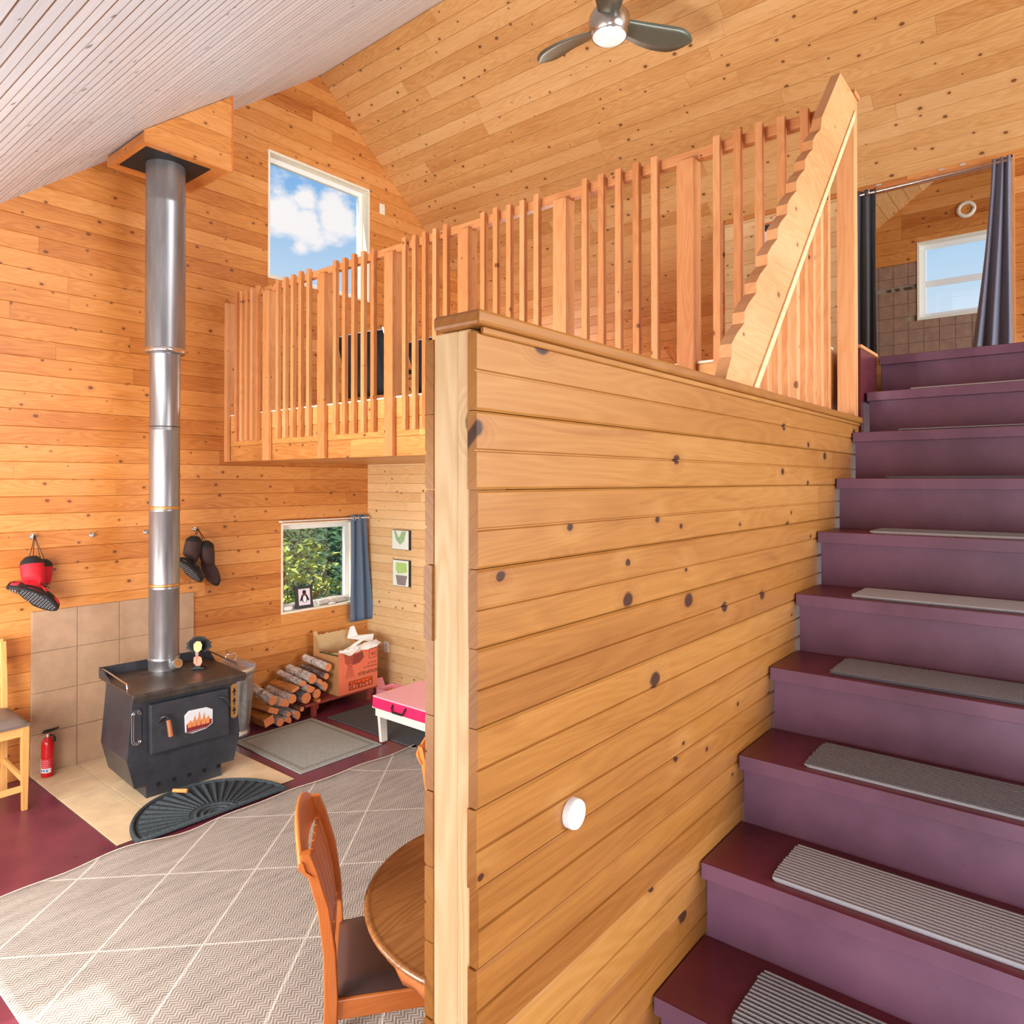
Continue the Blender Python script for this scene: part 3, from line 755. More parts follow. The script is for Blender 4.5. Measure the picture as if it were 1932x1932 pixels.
# ------------------------------------------------------------------ hearth: wall tiles, floor tiles
def hearth():
    r = thing('hearth_backsplash', 'beige square tile panel on the pine wall behind the stove', 'tile panel', (2.365, 6.03, 0))
    inv = Matrix.Translation(-Vector((2.365, 6.03, 0))); t = .3045
    MB().box(1.757, 2.975, 6.030, 6.0385, 0, 1.217).build('grout_bed', M['grout'], r, M=inv)
    for i in range(4):
        for j in range(4):
            MB().box(1.757 + i * t + .002, 1.757 + (i + 1) * t - .002, 6.020, 6.031, j * t + .0025, (j + 1) * t - .0015).build('tile', M['tile_wall'], r, M=inv, bevel=.0015, segs=1)
    r = thing('hearth_pad', 'beige tile hearth pad on the floor under the stove', 'tile pad', (2.36, 5.25, 0))
    inv = Matrix.Translation(-Vector((2.36, 5.25, 0)))
    MB().box(1.752, 2.968, 4.486, 6.018, .0005, .006).build('grout_bed', plain('dark_grout', rgb(92, 74, 60), .9), r, M=inv)
    for i in range(4):
        for j in range(5):
            MB().box(1.752 + i * .304 + .002, 1.752 + (i + 1) * .304 - .002, 4.486 + j * .3064 + .002, 4.486 + (j + 1) * .3064 - .002, .004, .010).build('tile', M['tile_floor'], r, M=inv, bevel=.0015, segs=1)
hearth()

# ------------------------------------------------------------------ wood stove (local: x right, y back, origin on the hearth under the front face)
SV = Vector((2.405, 4.975, .0105)); SR = radians(-4)
def stove():
    r = thing('wood_stove', 'black steel wood stove standing on the beige hearth tiles', 'stove', SV, SR)
    hexa = [(-.36, .725), (-.395, .29), (-.345, .085), (.345, .085), (.395, .29), (.36, .725)]
    xz = lambda a, z, c: (a, c, z)
    b = MB(); b.prism(hexa[::-1], (0, .53), xz); b.build('body', M['steel_dark'], r, bevel=.006)
    b = MB(); b.prism([(-.27, 0), (-.27, .1), (.25, .1), (.25, 0)], (.012, .45), xz); b.build('pedestal', M['steel_dark'], r, bevel=.003)
    b = MB(); b.prism([(-.27, .0), (.25, .0), (.25, .086), (.345, .086), (.39, .27), (-.39, .27), (-.345, .086), (-.27, .086)], (-.006, .004), xz); b.build('ash_panel', M['steel_dark'], r)
    for i in range(5):
        x = -.19 + i * .105; MB().cyl((x, -.0075, .075), (x, .002, .075), .0155, n=20).build('air_hole', M['hole'], r)
    # sloping top with a folded front lip, back lip and wire rails
    b = MB(); b.box(-.395, .385, -.115, .575, .735, .752); b.prism([(-.115, .735), (-.115, .752), (-.125, .738), (-.112, .695), (-.09, .70)], (-.395, .385), lambda y, z, x: (x, y, z))
    b.build('top_plate', M['steel_top'], r, bevel=.003)
    b = MB(); b.box(-.395, .385, .566, .575, .752, .815); b.prism([(.30, .752), (.575, .752), (.575, .815), (.50, .815)], (-.396, -.390), lambda y, z, x: (x, y, z)); b.prism([(.40, .752), (.575, .752), (.575, .815), (.52, .815)], (.379, .385), lambda y, z, x: (x, y, z))
    b.build('back_lip', M['steel_dark'], r)
    for x in (-.385, .375):
        MB().tube([(x, .53, .81), (x, .40, .81), (x, .12, .80), (x, .04, .80), (x, .02, .792), (x, .015, .77), (x, .015, .750)], .006, 8).build('wire_rail', M['chrome'] if x < 0 else M['steel_dark'], r)
    # door
    b = MB(); b.prism([(-.255, .30), (-.262, .645), (.285, .645), (.295, .30)], (-.05, -.004), xz); d = b.build('door', M['steel_dark'], r, bevel=.01)
    b = MB(); b.prism([(-.03, .40), (.02, .382), (.115, .392), (.165, .42), (.165, .52), (.12, .545), (-.005, .548), (-.035, .52)], (-.058, -.05), xz); e = b.build('emblem_plate', plain('emblem_silver', rgb(224, 228, 234), .35, .3), d, bevel=.003)
    b = MB(); b.prism([(-.022, .40), (.012, .39), (.115, .40), (.155, .425), (.155, .455), (-.022, .455)], (-.0605, -.057), xz); b.build('emblem_ember', plain('ember_red', rgb(120, 30, 40), .4), e)
    b = MB()
    for i, (x, h) in enumerate(((.0, .03), (.03, .055), (.062, .075), (.095, .06), (.125, .035))):
        b.prism([(x - .013, .43), (x + .013, .43), (x + .014, .46), (x + .003, .43 + h + .02), (x - .004, .455 + h * .4), (x - .016, .46)], (-.063, -.058), xz)
    b.build('emblem_flames', plain('flame_orange', rgb(206, 128, 76), .4), e)
    b = MB(); b.prism([(.0, .395), (.11, .402), (.11, .409), (.0, .402)], (-.063, -.058), xz); b.build('emblem_grate', M['chrome'], e)
    MB().tube([(-.205, -.05, .52), (-.205, -.085, .545), (-.196, -.1, .56), (-.18, -.105, .563), (-.168, -.105, .555), (-.163, -.105, .53)], .0085, 10).build('handle_hook', M['steel_dark'], d)
    MB().cyl((-.163, -.105, .535), (-.145, -.105, .42), .014, .017, n=14).build('handle_grip', M['copper'], d)
    MB().tube([(.215, -.05, .595), (.218, -.08, .60), (.235, -.09, .595), (.27, -.085, .55), (.29, -.06, .52)], .006, 8).build('latch', M['steel_dark'], d)
    # side ornaments on the front face
    b = MB(); b.prism([(-.335 + .033 * cos(t), .50 + (.10 if sin(t) > 0 else -.10) + .033 * sin(t)) for t in [2 * pi * i / 20 for i in range(20)]], (-.010, -.001), xz); o = b.build('ornament_plate', M['steel_dark'], r)
    for rr in (.030, .018):
        MB().tube([(-.335 + rr * cos(t), -.012, .50 + (.085 if sin(t) >= 0 else -.085) + rr * sin(t)) for t in [2 * pi * i / 24 for i in range(25)]], .0028, 6, caps=False).build('ornament_rim', M['chrome'], o)
    b = MB(); b.prism([(.345 + .028 * cos(t), .53 + (.10 if sin(t) > 0 else -.10) + .028 * sin(t)) for t in [2 * pi * i / 20 for i in range(20)]], (-.012, -.001), xz); o = b.build('brass_plate', M['brass'], r)
    for q in (-.07, 0, .07):
        b = MB(); b.prism([(.345, .53 + q + .03), (.331, .53 + q - .006), (.341, .53 + q - .004), (.341, .53 + q - .03), (.349, .53 + q - .03), (.349, .53 + q - .004), (.359, .53 + q - .006)][::-1], (-.0145, -.011), xz); b.build('tree_cutout', M['black'], o)
stove()

# ------------------------------------------------------------------ stove pipe and its ceiling box
PX, PY = 2.447, 5.42
def chimney():
    r = thing('stove_pipe', 'tall grey steel stove pipe rising from the stove to the ceiling box', 'stove pipe', (PX, PY, .763))
    z0 = .0; L = lambda z: z - .763
    m = NT('pipe_steel'); b = m.b
    tc = m.n('TexCoord'); f = m.noise(m.scale(tc.outputs['Object'], (9, 9, 1.2)), 1, 4, .6)
    m.l(m.ramp(f, (.3, rgb(124, 124, 126)), (.7, rgb(164, 164, 166))), b.inputs['Base Color']); b.inputs['Metallic'].default_value = .75
    m.l(m.math('ADD', m.math('MULTIPLY', f, .15), .24), b.inputs['Roughness'])
    MB().lathe([(.108, 0), (.108, L(.83)), (.112, L(.835)), (.112, L(.85)), (.107, L(.86))], 32).build('collar', m.m, r)
    for a, c in ((.855, 1.40), (1.405, 1.985), (1.99, 2.595), (2.6, 3.17)):
        MB().lathe([(.106, L(a)), (.106, L(c) - .03), (.1075, L(c) - .028), (.1085, L(c) - .022), (.1065, L(c) - .018), (.1085, L(c) - .01), (.1065, L(c))], 32).build('pipe_section', m.m, r)
    for z in (1.40, 1.985): MB().lathe([(.1075, L(z) - .012), (.1105, L(z) - .008), (.1105, L(z) + .008), (.1075, L(z) + .012)], 32).build('band', M['brass'], r)
    MB().lathe([(.10, L(3.155)), (.138, L(3.155)), (.139, L(3.17)), (.1385, L(3.19)), (.1385, L(4.28)), (.140, L(4.285)), (.140, L(4.31)), (.1385, L(4.315)), (.1385, L(4.585))], 36).build('double_wall_pipe', m.m, r)
    MB().lathe([(.1385, L(3.16)), (.142, L(3.165)), (.142, L(3.185)), (.1385, L(3.19))], 36).build('band', M['chrome'], r)
    # damper rod collar at the foot
    c0 = Vector((.02, -.105, L(.80))); n = Vector((.1, -.85, .35)).normalized()
    MB().cyl(c0, c0 + n * .07, .034, .036, n=18).build('damper_cap', M['galv'], r)
    MB().cyl(c0 + n * .0705, c0 + n * .072, .027, n=18).build('damper_face', M['brass'], r)
    bx = thing('ceiling_box', 'pine box on the ceiling that the stove pipe passes into', 'ceiling box', (PX, 5.445, 4.59))
    inv = Matrix.Translation(-Vector((PX, 5.445, 4.59))); x0, x1, y0, y1, zb = 2.165, 2.815, 5.12, 5.77, 4.59
    zt = lambda x: roof_z(x) - .004
    for z_a, z_b in ((zb, zb + .13), (zb + .13, zb + .26), (zb + .26, zb + .39), (zb + .39, zb + .52), (zb + .52, zb + .65)):
        lo = lambda z: max(x0, RX - (RZ - .004 - z) / SL)
        for y in (y0, y1 - .02):
            b = MB(); xa, xb = lo(z_a + .001), lo(z_b - .001)
            pts = [(xa, z_a + .001), (x1, z_a + .001), (x1, z_b - .001), (xb, z_b - .001)] if xb < x1 else [(xa, z_a + .001), (x1, z_a + .001), (x1, zt(x1))]
            if xa <= x0 + 1e-6 and xb > x0: pts.append((x0, zt(x0)))
            if xa < x1 - .01:
                b.prism(pts, (y, y + .02), lambda a, z, c: (a, c, z)); b.build('side_plank', M['pine'], bx, axis=0, M=inv)
    b = MB(); b.box(x1 - .02, x1, y0 + .02, y1 - .02, zb, zt(x1) - .02); b.build('end_panel', M['pine'], bx, axis=1, M=inv)
    MB().box(x0, x0 + .02, y0 + .02, y1 - .02, zb, zt(x0) - .01).build('end_panel', M['pine'], bx, axis=1, M=inv)
    MB().box(x0 + .02, x1 - .02, y0 + .02, y1 - .02, zb + .001, zb + .015).build('bottom_panel', M['pine'], bx, axis=0, M=inv)
    MB().box(PX - .24, PX + .24, PY - .22, PY + .24, zb - .004, zb + .0005).build('black_plate', M['black'], bx, M=inv)
    MB().box(x1 - .001, x1 + .008, y0 - .006, y0 + .012, zb, zt(x1)).build('corner_strip', M['chair_oak'], bx, axis=2, M=inv)
chimney()

# stove fan on the stove top
def stove_fan():
    r = thing('stove_fan', 'small black stove-top fan with two pale blades beside the pipe', 'stove fan', SV + Vector((.205, .235, .753)), radians(-40))
    b = MB(); b.prism([(-.05, 0), (.05, 0), (.05, .012), (.022, .018), (.022, .05), (-.022, .05), (-.022, .018), (-.05, .012)], (-.03, .03), lambda a, z, c: (a, c, z)); b.build('base', M['black'], r, bevel=.003)
    b = MB()
    for i in range(9):
        a = radians(-70 + i * 17.5); d = Vector((sin(a), 0, cos(a))); b.beam(Vector((0, .012, .13)) + d * .03, Vector((0, .012, .15)) + d * (.085 + .008 * (i % 2)), .05, .006, up=(0, 1, 0))
    b.box(-.022, .022, -.012, .03, .05, .16); b.build('heat_sink', M['black'], r)
    MB().cyl((0, -.035, .125), (0, -.01, .125), .02, .024, n=14).build('motor', M['black'], r)
    for s, mt in ((1, plain('blade_gold', rgb(196, 170, 116), .35, .4)), (-1, plain('blade_copper', rgb(224, 130, 108), .35, .4))):
        b = MB(); pts = [(.012 * s, .01 * s), (.04, .03 * s), (.046, .065 * s), (.03, .09 * s), (-.005, .092 * s), (-.032, .07 * s), (-.03, .03 * s), (-.012 * s, .01 * s)]
        b.prism(pts, (-.046, -.042), lambda a, z, c: (a * .8, c - .1 * a, .125 + z)); b.build('fan_blade', mt, r)
    MB().cyl((0, -.05, .125), (0, -.036, .125), .012, n=12).build('hub', M['chrome'], r)
stove_fan()

# galvanised can with lid
def trash_can():
    c = Vector((3.14, 5.70, .001)); r = thing('ash_can', 'galvanised steel can with a lid standing behind the stove', 'can', c); r.scale = (1, 1, 1.13)
    n = 72; prof = [(.150, 0), (.158, .004), (.158, .035), (.150, .04), (.152, .06)]
    b = MB(); b.lathe(prof, n); rows = []
    for z in [.06 + .40 * i / 10 for i in range(11)]:
        base = .152 + .035 * (z - .06) / .40; amp = .005 * sin(pi * min(1, (z - .06) / .40)) ** .4
        rows.append([((base + amp * (1 if (i // 3) % 2 else -1)) * cos(2 * pi * i / n), (base + amp * (1 if (i // 3) % 2 else -1)) * sin(2 * pi * i / n), z) for i in range(n)])
    b.loft(rows, caps=False); b.lathe([(.187, .46), (.19, .5), (.195, .505), (.19, .51)], n); b.build('body', M['galv'], r)
    MB().lathe([(.206, .485), (.208, .49), (.206, .525), (.196, .532), (.16, .54), (.155, .546), (.145, .546), (.14, .55), (.125, .553), (.12, .559), (.11, .559), (.105, .563), (.09, .565), (.085, .571), (.075, .571), (.07, .574), (0, .578)], 40).build('lid', M['galv'], r)
    MB().tube([(-.045, 0, .575), (-.045, 0, .605), (-.035, 0, .617), (.035, 0, .617), (.045, 0, .605), (.045, 0, .575)], .006, 8).build('lid_handle', M['chrome'], r)
trash_can()

# fire extinguisher
def extinguisher():
    r = thing('fire_extinguisher', 'red fire extinguisher standing on the hearth against the wall tiles', 'extinguisher', (1.838, 5.935, .0105), radians(-45))
    MB().lathe([(0, .002), (.038, .0), (.041, .006), (.041, .225), (.039, .245), (.031, .268), (.018, .283), (.0155, .288)], 28).build('cylinder', M['ext_red'], r)
    b = MB(); b.lathe([(.0416, .035), (.0416, .135)], 20, a0=radians(200), a1=radians(330)); b.build('label', M['label_white'], r)
    b = MB(); b.lathe([(.0420, .068), (.0420, .137)], 14, a0=radians(228), a1=radians(330)); b.build('red_panel', plain('label_red', rgb(214, 50, 62), .4), r)
    for k in range(4):
        b = MB(); b.lathe([(.0424, .078 + k * .014), (.0424, .082 + k * .014)], 8, a0=radians(240), a1=radians(312 - 8 * (k % 2))); b.build('print_line', plain('print_pink', rgb(240, 170, 176), .5), r)
    for a in (232, 258, 284):
        b = MB(); b.lathe([(.0422, .043), (.0422, .060)], 4, a0=radians(a), a1=radians(a + 16)); b.build('pictogram', M['label_blue'], r)
    MB().cyl((0, 0, .286), (0, 0, .312), .015, .017, n=14).build('valve', M['chrome'], r)
    b = MB(); b.prism([(-.035, .312), (.02, .322), (.075, .347), (.08, .356), (.07, .357), (.015, .343), (-.02, .338), (-.035, .325)], (-.008, .008), lambda a, z, c: (a, c, z)); b.build('squeeze_lever', M['black'], r, bevel=.002)
    MB().beam((-.015, 0, .306), (-.062, 0, .292), .012, .004).build('carry_handle', M['copper'], r)
    MB().tube([(.028 + .014 * cos(t), -.004, .300 + .014 * sin(t)) for t in [2 * pi * i / 14 for i in range(15)]], .0022, 6, caps=False).build('pin_ring', M['ext_red'], r)
    MB().tube([(.012, 0, .30), (.032, .01, .295), (.042, .012, .275), (.043, .012, .25)], .008, 8).build('nozzle', M['black'], r)
extinguisher()

# counter-height chair at the left edge
def wall_chair():
    r = thing('wooden_chair', 'light wooden counter chair with grey leather seat at the left edge', 'chair', (1.35, 5.66, 0))
    w, d = .21, .19; h = .56
    for sx in (-1, 1):
        MB().loft([[(sx * (w - .0) + a * k, -d + b_ * k, z) for a, b_ in ((-1, -1), (1, -1), (1, 1), (-1, 1))] for z, k in ((.001, .016), (h * .6, .021), (h, .022))], smooth=False).build('leg', M['stool_wood'], r, axis=2, bevel=.003)
        MB().loft([[(sx * (w - .015) + a * .018, d + dy + b_ * .018, z) for a, b_ in ((-1, -1), (1, -1), (1, 1), (-1, 1))] for z, dy in ((.001, .0), (h, 0), (.8, .012), (1.06, .045))], smooth=False).build('leg', M['stool_wood'], r, axis=2, bevel=.003)
        MB().beam((sx * (w - .005), -d, .20), (sx * (w - .015), d, .24), .022, .035).build('stretcher', M['stool_wood'], r, bevel=.003)
        MB().beam((sx * (w - .003), -d, h - .04), (sx * (w - .012), d, h - .04), .022, .06).build('apron', M['stool_wood'], r)
    MB().beam((-w, -d, .145), (w, -d, .145), .022, .04).build('stretcher', M['stool_wood'], r, bevel=.003)
    MB().beam((-w, d, .24), (w, d, .24), .022, .035).build('stretcher', M['stool_wood'], r)
    MB().beam((-w, -d, h - .035), (w, -d, h - .035), .022, .065).build('apron', M['stool_wood'], r)
    def cushion(u, v):
        x, y = -1 + 2 * u, -1 + 2 * v; e = (1 - abs(x) ** 4) * (1 - abs(y) ** 4)
        return (x * (w + .025), y * (d + .03), h + .012 + .05 * e ** .35)
    b = MB(); b.grid(16, 16, cushion); b.box(-w - .022, w + .022, -d - .027, d + .027, h - .004, h + .014); b.build('seat_cushion', M['leather'], r)
    for z in (.78, .93): MB().beam((-w + .02, d + .02 + (z - .78) * .1, z), (w - .02, d + .02 + (z - .78) * .1, z), .02, .07).build('back_rail', M['stool_wood'], r, bevel=.004)
    MB().beam((-w + .01, d + .045, 1.04), (w - .01, d + .045, 1.04), .025, .08).build('back_rail', M['stool_wood'], r, bevel=.006)
wall_chair()

# dining table and chairs
def table():
    c = (1.925, 1.52, .0105); r = thing('round_table', 'round dark oak dining table behind the half wall', 'table', c)
    MB().lathe([(0, .735), (.50, .735), (.53, .738), (.545, .746), (.548, .754), (.540, .761), (.532, .763), (.528, .7615), (.52, .762), (0, .762)], 72).build('top', M['table_oak'], r, axis=0)
    MB().lathe([(.531, .7622), (.535, .7634), (.539, .7622)], 72).build('rim_bead', M['table_oak'], r)
    n = 96; rows = []
    for z, q in ((.735, .49), (.70, .495), (.67, .485), (.655, .478)): rows.append([(q * (1 + .006 * sin(24 * 2 * pi * i / n)) * cos(2 * pi * i / n), q * (1 + .006 * sin(24 * 2 * pi * i / n)) * sin(2 * pi * i / n), z - (.006 * (1 + sin(24 * 2 * pi * i / n)) if z < .66 else 0)) for i in range(n)])
    b = MB(); b.loft(rows, caps=False); b.build('carved_apron', M['chair_oak'], r, solid=.012)
    MB().lathe([(.10, .70), (.07, .62), (.05, .5), (.075, .38), (.09, .3), (.06, .22), (.07, .16), (.05, .12)], 24).build('pedestal', M['table_oak'], r)
    for k in range(4):
        a = k * pi / 2
        MB().tube([(.04 * cos(a), .04 * sin(a), .18), (.16 * cos(a), .16 * sin(a), .14), (.28 * cos(a), .28 * sin(a), .06), (.36 * cos(a), .36 * sin(a), .025)], [.04, .035, .028, .022], 10).build('foot', M['table_oak'], r)
table()

def dining_chair(label, loc, rot):
    """local: seat faces +y (towards the table), back at -y; origin on the floor under the seat"""
    r = thing('dining_chair', label, 'chair', loc, rot, 'oak dining chairs at the round table')
    W2, D2, H = .215, .20, .455; mt = M['chair_oak']
    path = [(-.215, .001, .018), (-.205, .25, .022), (-.20, .45, .023), (-.205, .60, .021), (-.225, .75, .019), (-.262, .88, .018), (-.285, .94, .017)]
    for sx in (-1, 1):
        MB().loft([[(sx * W2 + a * .017, y + b_ * k, z) for a, b_ in ((-1, -1), (1, -1), (1, 1), (-1, 1))] for y, z, k in path], smooth=False).build('leg', mt, r, axis=2, bevel=.004)
        MB().loft([[(sx * (W2 - .01) + a * k, D2 - .02 + b_ * k, z) for a, b_ in ((-1, -1), (1, -1), (1, 1), (-1, 1))] for z, k in ((.001, .014), (.25, .019), (H - .02, .021))], smooth=False).build('leg', mt, r, axis=2, bevel=.003)
        MB().beam((sx * (W2 - .003), -.19, H - .05), (sx * (W2 - .008), D2 - .03, H - .05), .022, .065).build('side_apron', mt, r, bevel=.003)
        MB().beam((sx * (W2 - .003), -.19, .18), (sx * (W2 - .008), D2 - .03, .18), .018, .028).build('stretcher', mt, r)
    MB().beam((-W2 + .02, D2 - .02, H - .05), (W2 - .02, D2 - .02, H - .05), .022, .065).build('front_apron', mt, r, bevel=.003)
    # broad curved crest rail and splats
    rows = []
    for i in range(15):
        t = -1 + 2 * i / 14; x = t * (W2 + .022); top = 1.015 - .10 * abs(t) ** 2.6; bot = .865 + .03 * (1 - t * t); y = -.268 - .03 * (1 - t * t)
        rows.append([(x, y + .010, bot), (x, y - .008, bot), (x, y - .038, top - .02), (x, y - .034, top), (x, y - .022, top), (x, y - .014, top - .03)])
    b = MB(); b.loft(rows); b.build('crest_rail', mt, r, axis=0, bevel=.003)
    MB().beam((-W2 + .02, -.205, .56), (W2 - .02, -.205, .56), .018, .05).build('lower_rail', mt, r, bevel=.003)
    for i in range(7):
        x = -.174 + i * .058
        MB().loft([[(x + a * .024, y + b_ * .006, z) for a, b_ in ((-1, -1), (1, -1), (1, 1), (-1, 1))] for y, z in ((-.205, .57), (-.218, .68), (-.24, .78), (-.272, .885))], smooth=False).build('slat', mt, r, axis=2, bevel=.003)
    def cush(u, v):
        x, y = -1 + 2 * u, -1 + 2 * v; e = max(0, (1 - abs(x) ** 4) * (1 - abs(y) ** 4))
        return (x * (W2 - .005), y * (D2 - .005) + .005, H - .015 + .035 * e ** .35)
    MB().grid(14, 14, cush).build('seat_cushion', plain('dark_seat_vinyl', rgb(70, 48, 44), .35), r)
CA = math.atan2(-.72, .69) - pi / 2 + radians(7)
dining_chair('curved-back oak dining chair in front, left of the round table', (1.73, 2.00, .0105), CA)
dining_chair('oak dining chair mostly hidden behind the half wall, back edge showing', (2.45, 2.09, .0105), pi - .12)

# ------------------------------------------------------------------ rugs and mats
def rug():
    def edge(x): return 4.40 - .045 * (x - 1) + .022 * sin(x * 5.2) + .012 * sin(x * 11 + 1)
    x0, x1, y0 = .94, 3.97, 1.25
    def pt(u, v):
        x = x0 + (x1 - x0) * u; y = y0 + (edge(x) - y0) * v
        lift = max(0, sin(x * 4.1 + .6)) ** 2 * .022 * max(0, (v - .93) / .07) ** 1.5
        return (x, y, .007 + lift)
    b = MB(); b.grid(90, 60, pt); o = b.build('herringbone_rug', M['rug'], axis=0, solid=.006)
    tag(o, 'large grey herringbone rug with pale diamond lines', 'rug')
    MB().tube([Vector(pt(i / 90, 1)) + Vector((0, .002, .001)) for i in range(91)], .0045, 6).build('binding', M['rug_edge'], o)
    MB().tube([Vector(pt(0, i / 20)) + Vector((-.002, 0, .0)) for i in range(21)], .0035, 6).build('binding', M['rug_edge'], o)
rug()
def half_mat():
    c = (2.325, 4.372, .0185); r = thing('half_round_mat', 'dark half-round ribbed mat in front of the stove', 'mat', c, radians(-1.5))
    A, B = .50, .56
    el = lambda s, t, z: (A * s * cos(t), B * s * sin(t), z)
    out = [el(1, pi * i / 40, 0)[:2] for i in range(41)]
    b = MB(); b.prism(out, (0, .006)); b.build('backing', M['mat_dark'], r)
    MB().tube([el(.97, pi * i / 40, .008) for i in range(41)] + [(-.97 * A, .012, .008), (.97 * A, .012, .008)], .014, 8).build('border', M['mat_dark'], r)
    for i in range(21):
        t = pi * (i + .5) / 21
        MB().tube([el(.34, t, .008), el(.6, t, .009), el(.9, t, .008)], [.006, .011, .016], 6).build('rib', M['mat_dark'], r)
    for s in (.1, .18, .26): MB().tube([el(s, pi * i / 24, .008) for i in range(25)], .012, 6).build('arc_rib', M['mat_dark'], r)
half_mat()
o = MB().cyl((2.262, 4.868, .056), (2.325, 4.79, .054), .012, .015, n=12).build('stick', M['split'])
tag(o, 'short brown wooden stick lying on the half-round mat by the stove', 'stick')
def doormat():
    r = thing('grey_doormat', 'rectangular grey doormat with a lined border by the firewood', 'mat', (3.44, 5.02, .001), radians(-1))
    MB().box(-.385, .385, -.50, .50, 0, .009).build('mat_body', M['mat_grey'], r, bevel=.004)
    for k, z in ((.045, .0095), (.062, .0095)):
        b = MB(); a, c = .385 - k, .50 - k
        for p in ((-a, a, -c, -c + .006), (-a, a, c - .006, c), (-a, -a + .006, -c, c), (a - .006, a, -c, c)): b.box(*p, .0088, z)
        b.build('border_line', M['mat_line'], r)
doormat()
tag(MB().box(3.93, 4.86, 4.25, 5.42, .001, .010).build('dark_carpet', M['carpet_dark'], bevel=.003), 'dark grey carpet piece under the white bench', 'carpet')

# ------------------------------------------------------------------ firewood, low bench, cardboard box
def low_bench():
    r = thing('low_bench', 'low red-brown plank bench carrying the firewood and the box', 'bench', (4.2, 5.74, 0))
    for y0, y1 in ((-.20, -.07), (-.06, .07), (.08, .23)): MB().box(-.42, .425, y0, y1, .105, .128).build('plank', M['bench_red'], r, bevel=.003)
    for x in (-.32, .33):
        for y in (-.185, .20): MB().box(x - .022, x + .022, y - .012, y + .022, .001, .105).build('leg', M['bench_red'], r)
        MB().box(x + .024, x + .048, -.19, .22, .06, .105).build('cleat', M['bench_red'], r)
low_bench()

def log(label, px, py, rpx, kind, Y=5.55, L=.38, squash=1.0, rot=0.0, tilt=(0, 0)):
    c = at_y(px, py, Y); dep = c.x * cos(YAW) + c.y * sin(YAW); R_ = .92 * rpx * dep / F_PX
    n = 16; pts = []
    for i in range(n):
        t = 2 * pi * i / n
        if kind == 'round': q = (cos(t), sin(t))
        elif kind == 'half': q = (cos(t), max(sin(t), -.25))
        else: q = (max(-.8, min(.8, 1.25 * cos(t))), max(-.62, min(.62, 1.1 * sin(t))))
        a, b_ = q[0], q[1] * squash; pts.append((R_ * (a * cos(rot) - b_ * sin(rot)) * rnd.uniform(.95, 1.03), R_ * (a * sin(rot) + b_ * cos(rot)) * rnd.uniform(.95, 1.03)))
    zmin = min(p[1] for p in pts); cz = max(c.z, .002 - zmin)
    mats = {'round': M['bark_white'], 'half': M['bark_white'], 'split': M['split']}; mt = mats[kind]
    if 'grey-barked' in label: mt = M['bark_grey']
    if 'brown-barked' in label: mt = M['bark_brown']
    o = thing('log', label, 'log', (c.x, Y, cz), 0, 'stacked firewood logs')
    ring = lambda y, k: [(p[0] * k + tilt[0] * y / L, y, p[1] * k + tilt[1] * y / L) for p in pts]
    b = MB(); b.loft([ring(.002, 1), ring(L * .3, 1.02), ring(L * .7, .97), ring(L, .95)]); b.build('bark' if kind != 'split' else 'split_side', mt, o, axis=1)
    b = MB(); b.add(ring(0, .97) + ring(.0035, .97), [tuple(range(n)), tuple(range(n, 2 * n))] + [(i, (i + 1) % n, (i + 1) % n + n, i + n) for i in range(n)]); b.build('cut_face', M['cut'], o)
LOGS = [
    ('thick split log at the bottom left of the firewood pile, next to the can', 508, 1361, 14, 'split', dict(rot=.3)),
    ('small round birch log on the floor beside the bottom split log', 529, 1364, 8.5, 'round', {}),
    ('half-round log on the floor in the lowest row of firewood', 543, 1361, 9, 'half', dict(rot=-.5)),
    ('birch half log leaning at the right end of the lowest firewood row', 559, 1351, 10.5, 'half', dict(rot=-.9)),
    ('thin brown-barked branch poking out beside the bench leg', 570, 1338, 5, 'round', {}),
    ('slim white birch stick wedged low in the firewood pile', 545, 1348, 6, 'round', dict(squash=.8)),
    ('wide flat split log lying above the bottom split log', 516, 1341, 15, 'split', dict(squash=.6, rot=-.45)),
    ('half-round birch log in the second row, cut face rounded upward', 536, 1330, 12, 'half', dict(rot=-.35)),
    ('round birch log at the upper left end of the firewood pile', 515, 1322, 9.5, 'round', dict(tilt=(.0, .06))),
    ('round birch log with a ring of white bark in the third row', 552, 1319, 9.5, 'round', dict(tilt=(0, .02))),
    ('thick grey-barked log resting on the end of the bench', 578, 1317, 11.5, 'round', {}),
    ('flat split board-like log on the middle of the pile', 558, 1301, 10.5, 'split', dict(squash=.5, rot=.35)),
    ('brown-barked round log above the bench edge', 598, 1309, 9.5, 'round', {}),
    ('birch half log with peeling white bark near the pile top', 572, 1292, 8, 'half', dict(rot=-.2, tilt=(0, .04))),
    ('split log with reddish cut face in the middle of the pile', 587, 1297, 11, 'half', dict(rot=2.6)),
    ('bright white birch log in the row under the top', 590, 1281, 10, 'round', dict(tilt=(0, .03))),
    ('quarter log tucked under the grey top log', 603, 1288, 7, 'half', dict(rot=-.5)),
    ('half-moon split log leaning against the cardboard box', 611, 1296, 10, 'half', dict(rot=-1.0)),
    ('long grey-barked log second from the top of the pile', 616, 1276, 6.3, 'round', dict(tilt=(0, .03))),
    ('white birch log on the very top beside the box', 620, 1259, 8, 'round', dict(tilt=(0, .03))),
    ('thin pale kindling stick lying on the bench edge', 602, 1322, 5, 'split', dict(Y=5.535, L=.2)),
]
for lb, x, y, r_, k, kw in LOGS: log(lb, x, y, r_, k, **kw)

